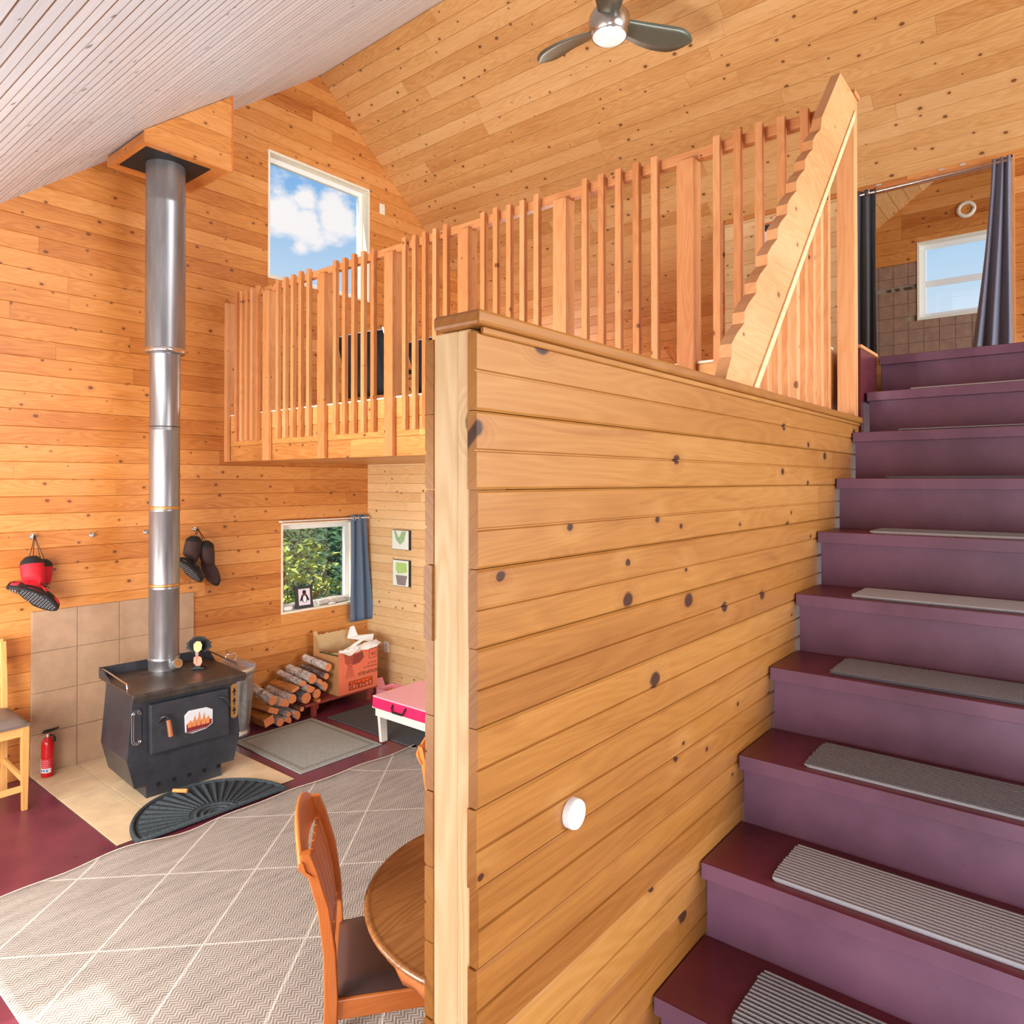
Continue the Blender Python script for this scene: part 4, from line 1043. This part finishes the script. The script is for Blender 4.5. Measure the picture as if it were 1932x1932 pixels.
def carton():
    x0, x1, y0, y1, z0 = 4.135, 4.605, 5.52, 5.93, .1285
    r = thing('cardboard_box', 'torn open cardboard moving box standing on the low bench', 'box', ((x0 + x1) / 2, (y0 + y1) / 2, z0))
    inv = Matrix.Translation(-Vector(((x0 + x1) / 2, (y0 + y1) / 2, z0))); t = .005
    def torn(a0, a1, h, amp, n=18, seed=1, bow=0):
        q = random.Random(seed); return [(a0 + (a1 - a0) * i / n, h + q.uniform(-amp, amp) + bow * sin(pi * i / n)) for i in range(n + 1)]
    xz = lambda a, z, c: (a, c, z); yz = lambda a, z, c: (c, a, z)
    top = torn(x0, x1, .535, .012, seed=3, bow=-.02)
    b = MB(); b.prism([(x0, z0), (x1, z0)] + top[::-1], (y0, y0 + t), xz); f = b.build('front_panel', M['card_orange'], r, M=inv)
    b = MB(); b.prism([(x1, z0 + .01), (x0 + .01, z0 + .01)] + torn(x0, x1, .56, .01, seed=9), (y0 + t, y0 + t + .001), xz); b.build('front_lining', M['card_white'], r, M=inv)
    tl = torn(y0 + t, y1 - t, .545, .006, seed=5, bow=-.03); tl[-1] = (y1 - t, .66); tl[-2] = (y1 - .03, .62)
    for xx, mt in ((x0, M['card']), (x1 - t, M['card'])):
        b = MB(); b.prism([(y0 + t, z0), (y1 - t, z0)] + tl[::-1], (xx, xx + t), yz); b.build('side_panel', mt, r, M=inv)
    b = MB(); b.prism([(y0 + .01, .505), (y1 - .1, .50), (y1 - .1, .515), (y0 + .01, .52)], (x0 - .0008, x0 + .0002), yz); b.build('green_line', M['ink_green'], r, M=inv)
    bk = torn(x0, x1, .655, .008, seed=8); bk[0] = (x0, .69); bk[1] = (x0 + .03, .695); bk[-1] = (x1, .60)
    b = MB(); b.prism([(x0, z0), (x1, z0)] + bk[::-1], (y1 - t, y1), xz); b.build('back_panel', M['card_in'], r, M=inv)
    b = MB(); b.box(x0 + t, x1 - t, y0 + t, y1 - t, z0, z0 + .004); b.build('bottom', M['card'], r, M=inv)
    # ragged white flaps folded outwards
    q = random.Random(4)
    def flap(u, v):
        x = x0 + .01 + (x1 + .01 - x0) * u; return (x + .02 * v * (u > .8), y0 - .004 - .045 * v * (.5 + .5 * sin(u * 9)) + .05 * (1 - v), .545 + .03 * u - .035 * v * (.3 + abs(sin(u * 7))) + .012 * q.random())
    MB().grid(22, 4, flap, smooth=False).build('torn_flap', M['card_white'], r, M=inv)
    MB().tube([(x0 + .14, y0 + .06, .53), (x0 + .22, y0 + .04, .58), (x0 + .30, y0 + .02, .62)], [.018, .017, .015], 10).build('rolled_flap', M['card_white'], r, M=inv)
    b = MB(); b.add([(x1 - .10, y1 - .05, .57), (x1 + .02, y0 + .1, .55), (x1 + .05, y0 + .12, .625), (x1 - .02, y1 - .12, .60), (x1 - .05, y1 - .1, .70), (x1 - .085, y1 - .08, .69)], [(0, 1, 2, 3), (0, 3, 4, 5)]); b.build('torn_flap', M['card_white'], r, M=inv, solid=.003)
    # print on the front, upside down
    xm = lambda a: x0 + (x1 - x0) * a; zm = lambda b_: z0 + .42 * b_
    T = lambda a, z: inv @ Matrix.Translation((xm(a), y0 - .0012, zm(z))) @ Matrix.Rotation(pi / 2, 4, 'X') @ Matrix.Rotation(pi, 4, 'Z')
    for k, mt, y in ((.0, M['ink'], .0006), (.006, M['ink_orange'], .0012)):
        b = MB(); b.box(xm(.25) + k, xm(.86) - k, y0 - y, y0 - y + .0004, zm(.07) + k, zm(.27) - k); b.build('logo_panel', mt, f, M=inv)
    b = MB(); b.box(xm(.25) + .012, xm(.86) - .012, y0 - .0016, y0 - .0011, zm(.105), zm(.175)); b.build('logo_bar', M['card_orange'], f, M=inv)
    text_mesh('brand_lettering', 'U-HAUL', .083, M['ink'], f, inv @ Matrix.Translation((xm(.55), y0 - .0018, zm(.165))) @ Matrix.Rotation(pi / 2, 4, 'X') @ Matrix.Rotation(pi, 4, 'Z'))
    text_mesh('size_lettering', 'MEDIUM BOX', .043, M['ink'], f, T(.76, .40))
    text_mesh('small_lettering', '18 1/8 X 18 X 16', .024, M['ink'], f, T(.80, .52))
    text_mesh('small_lettering', '3.0 CU. FT.', .024, M['ink'], f, T(.85, .60))
    text_mesh('stamp_lettering', 'OK', .04, M['ink'], f, T(.88, .80))
    b = MB(); a0, a1, c0, c1 = xm(.77), xm(.97), zm(.70), zm(.93)
    for p in ((a0, a1, c0, c0 + .004), (a0, a1, c1 - .004, c1), (a0, a0 + .004, c0, c1), (a1 - .004, a1, c0, c1)): b.box(p[0], p[1], y0 - .001, y0 - .0002, p[2], p[3])
    b.build('stamp_frame', M['ink'], f, M=inv)
    # drawings: pot with handle, whisk shape
    b = MB(); b.prism([(xm(.13), zm(.95)), (xm(.15), zm(.72)), (xm(.22), zm(.66)), (xm(.36), zm(.68)), (xm(.40), zm(.93))], (y0 - .0009, y0 - .0002), xz); b.build('pot_drawing', plain('print_brown', rgb(170, 76, 52), .8), f, M=inv)
    b = MB(); b.prism([(xm(.37), zm(.86)), (xm(.33), zm(.64)), (xm(.52), zm(.66)), (xm(.63), zm(.76)), (xm(.60), zm(.92))], (y0 - .0013, y0 - .0008), xz); b.build('pot_drawing', plain('print_dark_brown', rgb(140, 58, 44), .8), f, M=inv)
    b = MB()
    for k in range(5): b.prism([(xm(.22 + .02 * k), zm(.66)), (xm(.24 + .02 * k), zm(.66)), (xm(.19 + .05 * k), zm(.36)), (xm(.165 + .05 * k), zm(.36))], (y0 - .0009, y0 - .0002), xz)
    b.build('utensil_drawing', plain('print_brown2', rgb(184, 86, 60), .8), f, M=inv)
carton()
def tray():
    r = thing('card_tray', 'open pink and yellow cardboard tray on the floor by the pale wall', 'carton', (4.772, 5.53, .001), radians(4))
    a, c, h, t = .118, .075, .075, .004
    MB().box(-a, a, -c, c, 0, t).build('bottom', M['pale_pink'], r)
    for nm, p, mt in (('front_side', (-a, .02, -c, -c + t), M['yellow']), ('front_side', (.021, a, -c, -c + t), M['pale_pink']), ('back_side', (-a, a, c - t, c), M['pale_pink']), ('end', (-a, -a + t, -c, c), M['pale_pink']), ('end', (a - t, a, -c, c), M['pale_pink'])):
        MB().box(*p, 0, h).build(nm, mt, r)
    MB().add([(-a, c, h), (-a + .0, c + .02, h + .09), (.0, c + .03, h + .085), (.01, c, h)], [(0, 1, 2, 3)]).build('flap', M['pale_pink'], r, solid=.003)
tray()

# white bench with a pink vinyl case on it
def white_bench():
    # a trestle whose long side points away from the camera side
    r = thing('white_bench', 'white wooden bench with splayed leg under the pink case', 'bench', (4.02, 4.24, 0))
    inv = Matrix.Translation(-Vector((4.02, 4.24, 0)))
    for y0 in (3.86, 4.55):
        for s in (-1, 1):
            b = MB(); x = 3.83 if s < 0 else 4.42
            b.prism([(x - .02 * s - .02, .0115), (x - .02 * s + .045, .0115), (x + .05 + .0 * s, .30), (x - .03, .30)], (y0 - .015, y0 + .015), lambda a, z, c: (a, c, z)); b.build('leg', M['white_paint'], r, M=inv, bevel=.003)
    for y0 in (3.86, 4.55): MB().box(3.81, 4.45, y0 - .012, y0 + .012, .235, .30).build('rail', M['white_paint'], r, M=inv)
    for x in (3.80, 4.43): MB().box(x, x + .025, 3.80, 4.58, .235, .30).build('rail', M['white_paint'], r, M=inv)
    MB().box(3.78, 4.48, 3.78, 4.60, .3005, .318).build('bench_top', M['white_paint'], r, M=inv, bevel=.003)
white_bench()
def pink_case():
    x0, x1, y0, y1, z0, z1 = 3.745, 4.50, 3.74, 4.56, .3185, .42
    r = thing('pink_case', 'flat bright pink vinyl case with a carrying handle', 'case', ((x0 + x1) / 2, (y0 + y1) / 2, z0))
    inv = Matrix.Translation(-Vector(((x0 + x1) / 2, (y0 + y1) / 2, z0)))
    MB().box(x0, x1, y0, y1, z0, z1 - .012).build('case_body', M['pink'], r, M=inv, bevel=.015)
    MB().box(x0 + .003, x1 - .003, y0 + .003, y1 - .003, z1 - .013, z1).build('case_lid', M['pink_sunlit'], r, M=inv, bevel=.006)
    yc = 4.22; z = z0 + .065
    MB().tube([(x0 - .002, yc + .075, z + .012), (x0 - .02, yc + .072, z - .01), (x0 - .026, yc + .055, z - .04), (x0 - .026, yc - .055, z - .04), (x0 - .02, yc - .072, z - .01), (x0 - .002, yc - .075, z + .012)], .008, 8).build('handle', M['black'], r, M=inv)
pink_case()

# ------------------------------------------------------------------ things on the gable wall
def coat_hook(label, x, z):
    r = thing('coat_hook', label, 'hook', (x, WY - .001, z), 0, 'metal coat hooks in a row on the gable wall')
    MB().cyl((0, 0, 0), (0, -.006, 0), .022, .02, n=18).build('back_plate', M['chrome'], r)
    MB().tube([(0, -.004, .0), (0, -.03, .0), (.0, -.045, .008), (0, -.052, .022)], [.007, .006, .006, .008], 8).build('prong', M['chrome'], r)
    MB().tube([(0, -.004, -.006), (0, -.022, -.016), (0, -.032, -.012), (0, -.036, -.002)], [.006, .005, .005, .006], 8).build('prong', M['chrome'], r)
HK = [(1.762, 1.776), (2.166, 1.764), (2.573, 1.764), (2.985, 1.766)]
for (x, z), lb in zip(HK, ('coat hook holding the red boots', 'empty coat hook between the red boots and the pipe', 'empty coat hook half hidden by the stove pipe', 'coat hook holding the brown boots')): coat_hook(lb, x, z)

def boot(label, pos, toe, sole_n, upper, size, hook, group, top_band, shaft=(0, .1, 1)):
    """local: sole in the xy plane, toe +x, shaft +z; pos is the ankle centre"""
    zz = -Vector(sole_n).normalized(); xx = Vector(toe); xx = (xx - zz * xx.dot(zz)).normalized(); yy = zz.cross(xx)
    Mx = Matrix((xx, yy, zz)).transposed().to_4x4() @ Matrix.Scale(size, 4) @ Matrix.Translation((.02, 0, -.11))
    r = thing('boot', label, 'boot', pos, 0, group)
    def ring(c, ax, ra, rb, n=18):
        ax = Vector(ax).normalized(); side = Vector((0, 1, 0)); fw = side.cross(ax).normalized()
        return [Vector(c) + fw * (ra * cos(2 * pi * i / n)) + side * (rb * sin(2 * pi * i / n)) for i in range(n)]
    sv = Vector(shaft).normalized(); sl = Vector((sv.dot(xx), sv.dot(yy), sv.dot(zz))); ak = Vector((-.02, 0, .09)); tt = lambda d: ak + sl * d
    def sring(d, ra, rb, n=18):
        fw = Vector((0, 1, 0)).cross(sl).normalized(); sd = sl.cross(fw)
        return [tt(d) + fw * (ra * cos(2 * pi * i / n)) + sd * (rb * sin(2 * pi * i / n)) for i in range(n)]
    b = MB(); b.loft([sring(.15, .070, .062), sring(.09, .072, .060), sring(.04, .068, .054), ring((-.01, 0, .085), (.6, 0, .9), .068, .048),
                      ring((.03, 0, .062), (1, 0, .5), .05, .05), ring((.075, 0, .048), (1, 0, .2), .040, .051), ring((.12, 0, .040), (1, 0, .1), .030, .046), ring((.152, 0, .034), (1, 0, 0), .018, .03)]); b.build('upper', upper, r, M=Mx)
    b = MB(); b.loft([sring(.147, .072, .064), sring(.175, .062, .056), sring(.20, .034, .03)]); b.build('cuff', top_band, r, M=Mx)
    out = []
    for i in range(36):
        t = 2 * pi * i / 36; w = .054 if cos(t) > 0 else .046; c = cos(t)
        out.append((.036 + .134 * c, w * sin(t) * (1 - .08 * cos(2 * t))))
    b = MB(); b.prism(out, (0, .028)); s = b.build('sole', M['boot_black'], r, M=Mx, bevel=.006)
    b = MB()
    rings2 = [[(.036 + (x - .036) * k, y * k, z) for x, y in out] for k, z in ((1, .028), (.97, .05), (.88, .06))]
    b.loft(rings2, caps=False); b.build('rubber_rand', M['boot_black'], r, M=Mx)
    b = MB()
    for i in range(13):
        for j in range(-3, 4):
            x = -.07 + i * .0175; y = j * .0125 + (.006 if i % 2 else 0)
            if ((x - .036) / .12) ** 2 + (y / .043) ** 2 < 1: b.box(x - .0045, x + .0045, y - .0013, y + .0013, -.001, .0005)
    b.build('tread_pattern', M['tread_mark'], s, M=Mx)
    MB().tube([Mx @ Vector((.055, -.047, .09)), Mx @ Vector((.0, -.052, .102)), Mx @ Vector((-.06, -.045, .112))], .004, 6).build('strap', M['boot_black'], r)
    tp = Mx @ tt(.20); hk = Vector(hook) - Vector(pos)
    for k in (-.012, .012):
        MB().tube([tp + Vector((k, 0, -.004)), tp * .5 + hk * .5 + Vector((k * .4, -.004, 0)), hk + Vector((k * .2, 0, 0))], .0025, 6).build('cord', M['black'], r)
h1 = (1.762, 5.985, 1.782); h4 = (2.985, 5.985, 1.772)
boot('red boot hanging in front with its black sole turned to the room', (1.728, 5.845, 1.44), (.80, -.12, -.56), (-.50, -.66, -.52), M['boot_red'], 1.10, h1, 'red winter boots on the left hook', M['boot_black'], (-.02, .25, 1))
boot('red boot hanging behind, toe pointing left', (1.80, 5.965, 1.43), (-.78, -.1, -.62), (-.50, -.25, -.80), M['boot_red'], .98, h1, 'red winter boots on the left hook', M['boot_black'], (.1, .05, 1))
boot('brown boot hanging nearest the pipe with its sole edge showing', (2.905, 5.93, 1.525), (.62, -.2, -.78), (-.72, -.36, -.58), M['boot_brown'], 1.02, h4, 'brown winter boots on the right hook', M['boot_black'], (.25, .05, 1))
boot('brown boot hanging toe down on the right of its pair', (3.045, 5.90, 1.46), (.40, -.10, -.90), (.25, .80, -.18), M['boot_brown'], 1.05, h4, 'brown winter boots on the right hook', M['boot_black'], (-.15, .0, 1))

def curtain(name, label, mat, p0, p1, z0, z1, top_w, bot_w, folds, out, along, depth, group=None, n=60, side='left'):
    """hanging pleated cloth; p0 is the fixed top end, along the direction it is gathered in, out towards the room"""
    a, o = Vector(along), Vector(out)
    def pt(u, v):
        w = top_w + (bot_w - top_w) * v ** 1.3; amp = depth * (.8 + .5 * v)
        s = u * w + .004 * sin(9 * u + 5 * v); d = amp * (sin(u * folds * 2 * pi) + .25 * sin(u * folds * 5.1 + 3 * v))
        return Vector(p0) + a * s + o * (d + depth) + Vector((0, 0, z1 - p0[2] - (z1 - z0) * v + .006 * sin(u * folds * 2 * pi) * v))
    b = MB(); b.grid(n, 24, pt); r = b.build(name, mat, None, axis=2, solid=.003)
    return tag(r, label, 'curtain', group)
lc = curtain('window_curtain', 'blue grey curtain bunched at the right of the lower window', M['curtain_low'], (4.625, 6.005, 1.83), None, .70, 1.83, .20, .285, 2.2, (0, -1, 0), (1, 0, 0), .022)
MB().lathe([(.016, -.002), (.022, -.003), (.024, 0), (.022, .003), (.016, .002)], 20).build('eyelet', M['chrome'], lc, M=Matrix.Translation((4.655, 5.955, 1.795)) @ Matrix.Rotation(pi / 2, 4, 'X'))
o = MB().cyl((3.80, 5.975, 1.797), (4.87, 5.975, 1.797), .008, n=12).build('curtain_rod', M['white_paint'])
tag(o, 'white curtain rod above the lower gable window', 'curtain rod')
for x in (3.82, 4.86): MB().box(x - .006, x + .006, 5.975, WY, 1.785, 1.80).build('bracket', M['white_paint'], o)
curtain('doorway_curtain', 'charcoal curtain on the left of the upstairs doorway', M['curtain_dark'], (6.375, 1.475, 4.60), None, 2.79, 4.605, .155, .17, 2.3, (-1, 0, 0), (0, -1, 0), .022)
curtain('doorway_curtain', 'slate blue curtain on the right of the upstairs doorway', M['curtain_blue'], (6.375, .412, 4.60), None, 2.79, 4.605, .115, .30, 2.6, (-1, 0, 0), (0, 1, 0), .022)
o = MB().cyl((6.352, OY0 + .002, 4.572), (6.352, OY1 - .002, 4.572), .011, n=14).build('curtain_rod', M['chrome'])
tag(o, 'steel curtain rod across the upstairs doorway', 'curtain rod')
MB().lathe([(.018, -.004), (.027, -.005), (.029, 0), (.027, .005), (.018, .004)], 20).build('eyelet', M['chrome'], o, M=Matrix.Translation((6.33, 1.375, 4.572)) @ Matrix.Rotation(pi / 2, 4, 'X') @ Matrix.Rotation(.5, 4, 'Y'))

# window sill things
def penguin_frame():
    r = thing('picture_frame', 'small dark frame with a penguin picture on the window sill', 'picture frame', (4.135, WY + .045, .911), radians(-6))
    tl = lambda a, z, c: (a, c + z * .14, z)
    out = [(-.10, 0), (.10, 0), (.088, .11), (.105, .225), (.05, .213), (0, .21), (-.05, .213), (-.105, .225), (-.088, .11)]
    b = MB(); b.prism(out, (-.012, .012), tl); b.build('frame', M['frame_dark'], r, bevel=.006)
    b = MB(); b.prism([(-.062, .03), (.062, .03), (.062, .19), (-.062, .19)], (-.0145, -.012), tl); pc = b.build('picture', plain('print_lilac', rgb(226, 214, 226), .7), r)
    el = lambda cx_, cz, a, c, n=20: [(cx_ + a * cos(2 * pi * i / n), cz + c * sin(2 * pi * i / n)) for i in range(n)]
    b = MB(); b.prism(el(.0, .10, .034, .046), (-.0165, -.0145), tl); b.prism(el(0, .157, .02, .022), (-.0165, -.0145), tl)
    b.prism([(-.03, .125), (-.052, .075), (-.04, .07), (-.02, .10)], (-.0165, -.0145), tl); b.prism([(.03, .125), (.052, .075), (.04, .07), (.02, .10)], (-.0165, -.0145), tl); b.build('penguin_body', M['black'], pc)
    b = MB(); b.prism(el(.0, .09, .019, .034), (-.018, -.0165), tl); b.build('penguin_belly', M['label_white'], pc)
    b = MB(); b.box(-.018, .018, -.0178, -.016, .130, .140); b.build('penguin_scarf', M['penguin_red'], pc, M=Matrix.Translation((0, .019, 0)))
    MB().beam((0, .03, .13), (0, .085, .002), .03, .004).build('easel', M['frame_dark'], r)
penguin_frame()
def lump(name, label, cat, pts, rr, mat):
    b = MB(); b.tube(pts, rr, 10); o = b.build(name, mat); return tag(o, label, cat)
lump('driftwood', 'pale driftwood piece lying on the right of the window sill', 'driftwood', [(4.31, 6.10, .937), (4.40, 6.105, .945), (4.5, 6.095, .950), (4.6, 6.10, .945), (4.70, 6.105, .937)], [.022, .034, .036, .034, .022], M['stone'])
lump('seashell', 'white scallop shell on the window sill in front of the driftwood', 'shell', [(4.40, 6.055, .920), (4.44, 6.055, .924), (4.49, 6.055, .920)], [.004, .013, .004], M['plastic_white'])
lump('candle_jar', 'small white jar lying at the left of the window sill', 'jar', [(3.885, 6.08, .935), (3.90, 6.078, .935), (3.965, 6.07, .935), (3.975, 6.069, .935)], [.02, .024, .024, .02], M['plastic_white'])

# pictures and plates
def picture(label, y0, y1, z0, z1, kind):
    r = thing('wall_picture', label, 'picture', (4.899, (y0 + y1) / 2, z0), 0, 'small canvas pictures on the pale wall')
    w, h = (y1 - y0) / 2, z1 - z0; yz = lambda a, z, c: (c, a, z)
    MB().box(-.032, -.001, -w, w, 0, h).build('canvas_edge', M['frame_dark'], r)
    b = MB(); b.prism([(-w + .004, .004), (w - .004, .004), (w - .004, h - .004), (-w + .004, h - .004)], (-.0335, -.032), yz); c = b.build('canvas', M['canvas'], r)
    if kind == 'leaf':
        b = MB(); b.prism([(w * .55, h * .96), (w * .15, h * .6), (-w * .2, h * .95), (-w * .7, h * .95), (-w * .45, h * .45), (0, h * .25), (w * .5, h * .5), (w * .75, h * .95)], (-.0345, -.0335), yz); b.build('leaf_print', M['print_green'], c)
    else:
        b = MB(); b.prism([(-w * .75, h * .9), (-w * .8, h * .55), (w * .3, h * .47), (w * .6, h * .6), (w * .55, h * .9)], (-.0345, -.0335), yz); b.build('plant_print', M['print_green2'], c)
        b = MB(); b.prism([(-w * .8, h * .42), (w * .6, h * .42), (w * .4, h * .05), (-w * .6, h * .05)], (-.0345, -.0335), yz); b.build('pot_print', M['print_grey'], c)
picture('upper small canvas with a green leaf motif', 5.345, 5.605, 1.478, 1.68, 'leaf')
picture('lower small canvas with a plant in a grey pot', 5.345, 5.592, 1.10, 1.372, 'pot')
def wall_plate(label, p0, p1, slots):
    o = MB().box(*p0, *p1).build('x', M['plastic_white']) if False else None
o = MB().box(4.893, 4.899, 5.69, 5.765, .375, .49).build('outlet_plate', M['plastic_white'], bevel=.002)
tag(o, 'white electrical outlet plate on the pale wall behind the box', 'outlet')
for z in (.41, .455): MB().cyl((4.8915, 5.727, z), (4.894, 5.727, z), .014, n=14).build('socket', M['cream'], o)
o = MB().box(5.055, 5.13, WY - .007, WY - .001, 5.155, 5.27).build('blank_plate', M['cream'], bevel=.002)
tag(o, 'cream blank plate on the gable wall right of the upper window', 'wall plate')
MB().cyl((5.092, WY - .0085, 5.24), (5.092, WY - .006, 5.24), .004, n=10).build('screw', M['chrome'], o); MB().cyl((5.092, WY - .0085, 5.185), (5.092, WY - .006, 5.185), .004, n=10).build('screw', M['chrome'], o)
r = thing('button_light', 'round white plastic button light on the half wall beside the stairs', 'button', (1.084, .7455, 1.567))
MB().lathe([(0, .018), (.016, .0185), (.019, .0175), (.021, .016), (.026, .016), (.0275, .012), (.0275, 0)], 36).build('disc', M['plastic_white'], r, M=Matrix.Rotation(pi / 2, 4, 'X'))
MB().lathe([(0, .0205), (.0012, .020), (.0015, .0182)], 10).build('pin_hole', M['cream'], r, M=Matrix.Rotation(pi / 2, 4, 'X'))
r = thing('vent_ring', 'white ring of a round vent on the washroom gable', 'vent', (DX, .917, 4.945))
MB().lathe([(.05, 0), (.05, .012), (.06, .016), (.082, .014), (.086, 0)], 36).build('ring', M['cream'], r, M=Matrix.Rotation(-pi / 2, 4, 'Y'))
MB().lathe([(0, .004), (.05, .004)], 24).build('grille', M['pine'], r, M=Matrix.Rotation(-pi / 2, 4, 'Y'))
for a in (.0, pi): MB().box(-.018, -.013, .066 * cos(a) - .006, .066 * cos(a) + .006, -.015, .015).build('tab', M['stone'], r)

# ------------------------------------------------------------------ ceiling fan
def ceiling_fan():
    r = thing('ceiling_fan', 'three-blade ceiling fan with a frosted light hanging from the ridge', 'ceiling fan', (RX, 2.6, 5.336))
    MB().cyl((0, 0, .2), (0, 0, .93), .014, n=14).build('down_rod', M['nickel'], r)
    MB().lathe([(.0, .93), (.06, .93), (.065, .90), (.05, .86), (.02, .84)], 24).build('canopy', M['nickel'], r)
    MB().lathe([(.119, .012), (.128, .02), (.142, .055), (.148, .10), (.142, .15), (.12, .185), (.08, .205), (.02, .215)], 40).build('motor_housing', M['nickel'], r)
    MB().lathe([(.121, .006), (.126, .012), (.122, .022)], 40).build('trim_ring', M['chrome'], r)
    MB().lathe([(.0, -.014), (.04, -.0135), (.08, -.010), (.105, -.003), (.119, .010)], 36).build('light_lens', M['lamp_glass'], r)
    for a in (86, 206, 326):
        an = radians(a); rows = []
        for i in range(17):
            t = i / 16; rr = .13 + .53 * t; w = (.075 + .045 * sin(pi * min(1, t * 1.25) * .62)) * (1 - max(0, (t - .72) / .28) ** 2.2 * .86); off = .03 * sin(pi * t)
            tw = -radians(16 - 5 * t)
            rows.append([(rr, off + s * w * cos(tw) * .95, .095 + s * w * sin(tw) + h) for s, h in ((-1, 0), (-.5, .004), (0, .006), (.5, .004), (1, 0), (.5, -.004), (0, -.005), (-.5, -.004))])
        b = MB(); b.loft(rows); b.build('blade', M['blade'], r, M=Matrix.Rotation(an, 4, 'Z'))
ceiling_fan()

# ------------------------------------------------------------------ up in the loft
def camp_chair(label, loc, rot, top, hz=.70):
    r = thing('camp_chair', label, 'camp chair', loc, rot, 'folding camp chairs in the loft')
    r.scale = (.95, .80, hz)
    def back(u, v): return (-.27 + .54 * u, .20 + .14 * v + .03 * cos(pi * (u - .5)), .10 + .68 * v)
    MB().grid(10, 10, back).build('backrest', M['fabric_black'], r, solid=.012)
    def band(u, v): return (-.272 + .544 * u, .19 + .14 * (.76 + .24 * v) + .03 * cos(pi * (u - .5)), .36 + .42 * (.76 + .26 * v))
    MB().grid(10, 3, band).build('top_band', top, r, solid=.016)
    def seat(u, v): return (-.26 + .52 * u, -.22 + .44 * v, .40 - .04 * sin(pi * u) * sin(pi * v))
    MB().grid(10, 10, seat).build('seat', M['fabric_black'], r, solid=.012)
    for s in (-1, 1):
        MB().tube([(s * .29, .36, .80), (s * .285, .20, .38), (s * .27, -.22, .001)], .009, 8).build('leg', M['chrome'], r)
        MB().tube([(s * .28, -.24, .40), (-s * .26, .26, .001)], .009, 8).build('leg', M['chrome'], r)
        MB().tube([(s * .30, .30, .60), (s * .31, .05, .61), (s * .30, -.24, .58), (s * .29, -.24, .40)], .012, 8).build('armrest', M['piping'], r)
    MB().tube([back(i / 10, 1) for i in range(11)], .008, 6).build('piping', M['piping'], r)
    MB().tube([band(i / 10, 0) for i in range(11)], .006, 6).build('piping', M['piping'], r)
camp_chair('black camp chair with a green top band behind the loft railing', (3.72, 4.37, 2.785), radians(93), M['fabric_green'])
camp_chair('all black camp chair behind the loft railing, right of the green-topped one', (3.72, 3.56, 2.785), radians(86), M['fabric_black'], .52)
def xrack():
    r = thing('folding_stand', 'wooden stand with crossed legs standing in the loft', 'stand', (5.6, 2.55, 2.769), radians(20))
    for s in (-1, 1):
        MB().beam((s * .25, -.22, .001), (s * .25, .22, .52), .03, .04).build('leg', M['chair_oak'], r); MB().beam((s * .215, .22, .001), (s * .215, -.22, .52), .03, .04).build('leg', M['chair_oak'], r)
    for y in (-.22, .22): MB().beam((-.29, y, .54), (.29, y, .54), .05, .04).build('top_bar', M['chair_oak'], r)
xrack()
def hanging():
    r = thing('wall_hanging', 'white cloth hanging with a dark plant print on the upstairs wall', 'wall hanging', (6.39, 2.12, 4.53))
    MB().cyl((0, -.22, 0), (0, .22, 0), .009, n=12).build('rod', M['chair_oak'], r)
    MB().box(-.006, -.001, -.17, .17, -.72, -.01).build('cloth', M['cloth_white'], r)
    MB().box(-.008, -.006, -.17, .17, -.07, -.012).build('navy_band', M['cloth_navy'], r)
    b = MB()
    for k, (y, z, a) in enumerate(((.0, -.2, .6), (-.05, -.3, -.5), (.06, -.36, .9), (-.02, -.46, -.2), (.05, -.55, .5), (-.07, -.22, 1.2), (.1, -.28, -1))):
        b.prism([(y + .055 * cos(a), z + .055 * sin(a)), (y + .014 * cos(a + 1.7), z + .014 * sin(a + 1.7)), (y - .055 * cos(a), z - .055 * sin(a)), (y - .014 * cos(a + 1.7), z - .014 * sin(a + 1.7))], (-.0075, -.006), lambda p, q, c: (c, p, q))
    b.build('plant_print', M['frame_dark'], r)
hanging()

# ------------------------------------------------------------------ bushes outside the lower window
def foliage(name, label, centre, size, n, leaf, mat, stems, seed):
    q = random.Random(seed); r = thing(name, label, 'bush', (centre[0], centre[1], -.5)); b = MB(); cz = centre[2] + .5
    for i in range(n):
        u = Vector((q.gauss(0, 1), q.gauss(0, 1), q.gauss(0, 1))).normalized() * q.uniform(.35, 1) ** .5
        p = Vector((u.x * size[0], u.y * size[1], cz + u.z * size[2])); a = q.uniform(0, 2 * pi); el_ = q.uniform(-.7, .6); L_ = leaf * q.uniform(.6, 1.3)
        d = Vector((cos(a) * cos(el_), sin(a) * cos(el_), sin(el_))); s = d.cross(Vector((q.uniform(-.3, .3), q.uniform(-.3, .3), 1))).normalized(); nn = s.cross(d)
        b.add([p, p + d * L_ * .35 + s * L_ * .24 + nn * .1 * L_, p + d * L_ - nn * .1 * L_, p + d * L_ * .35 - s * L_ * .24 + nn * .1 * L_], [(0, 1, 2), (0, 2, 3)])
    o = b.build('leaves', mat, r, fix=False); o['kind'] = 'stuff'
    for i in range(stems):
        a = q.uniform(0, 2 * pi); t = Vector((cos(a) * size[0] * .7, sin(a) * size[1] * .6, cz + size[2] * q.uniform(.2, .8)))
        MB().tube([(0, 0, 0), t * .5 + Vector((0, 0, cz * .2)), t], [.02, .013, .005], 6).build('stem', M['bark_brown'], r)
foliage('hedge', 'dense dark green hedge outside behind the window', (6.2, 9.6, 1.1), (3.2, .9, 2.2), 9000, .15, M['leaf_dark'], 6, 2)
foliage('leafy_bush', 'yellow-green leafy bush close outside the lower window', (4.75, 7.25, .75), (.75, .45, .78), 520, .15, M['leaf_light'], 9, 5)
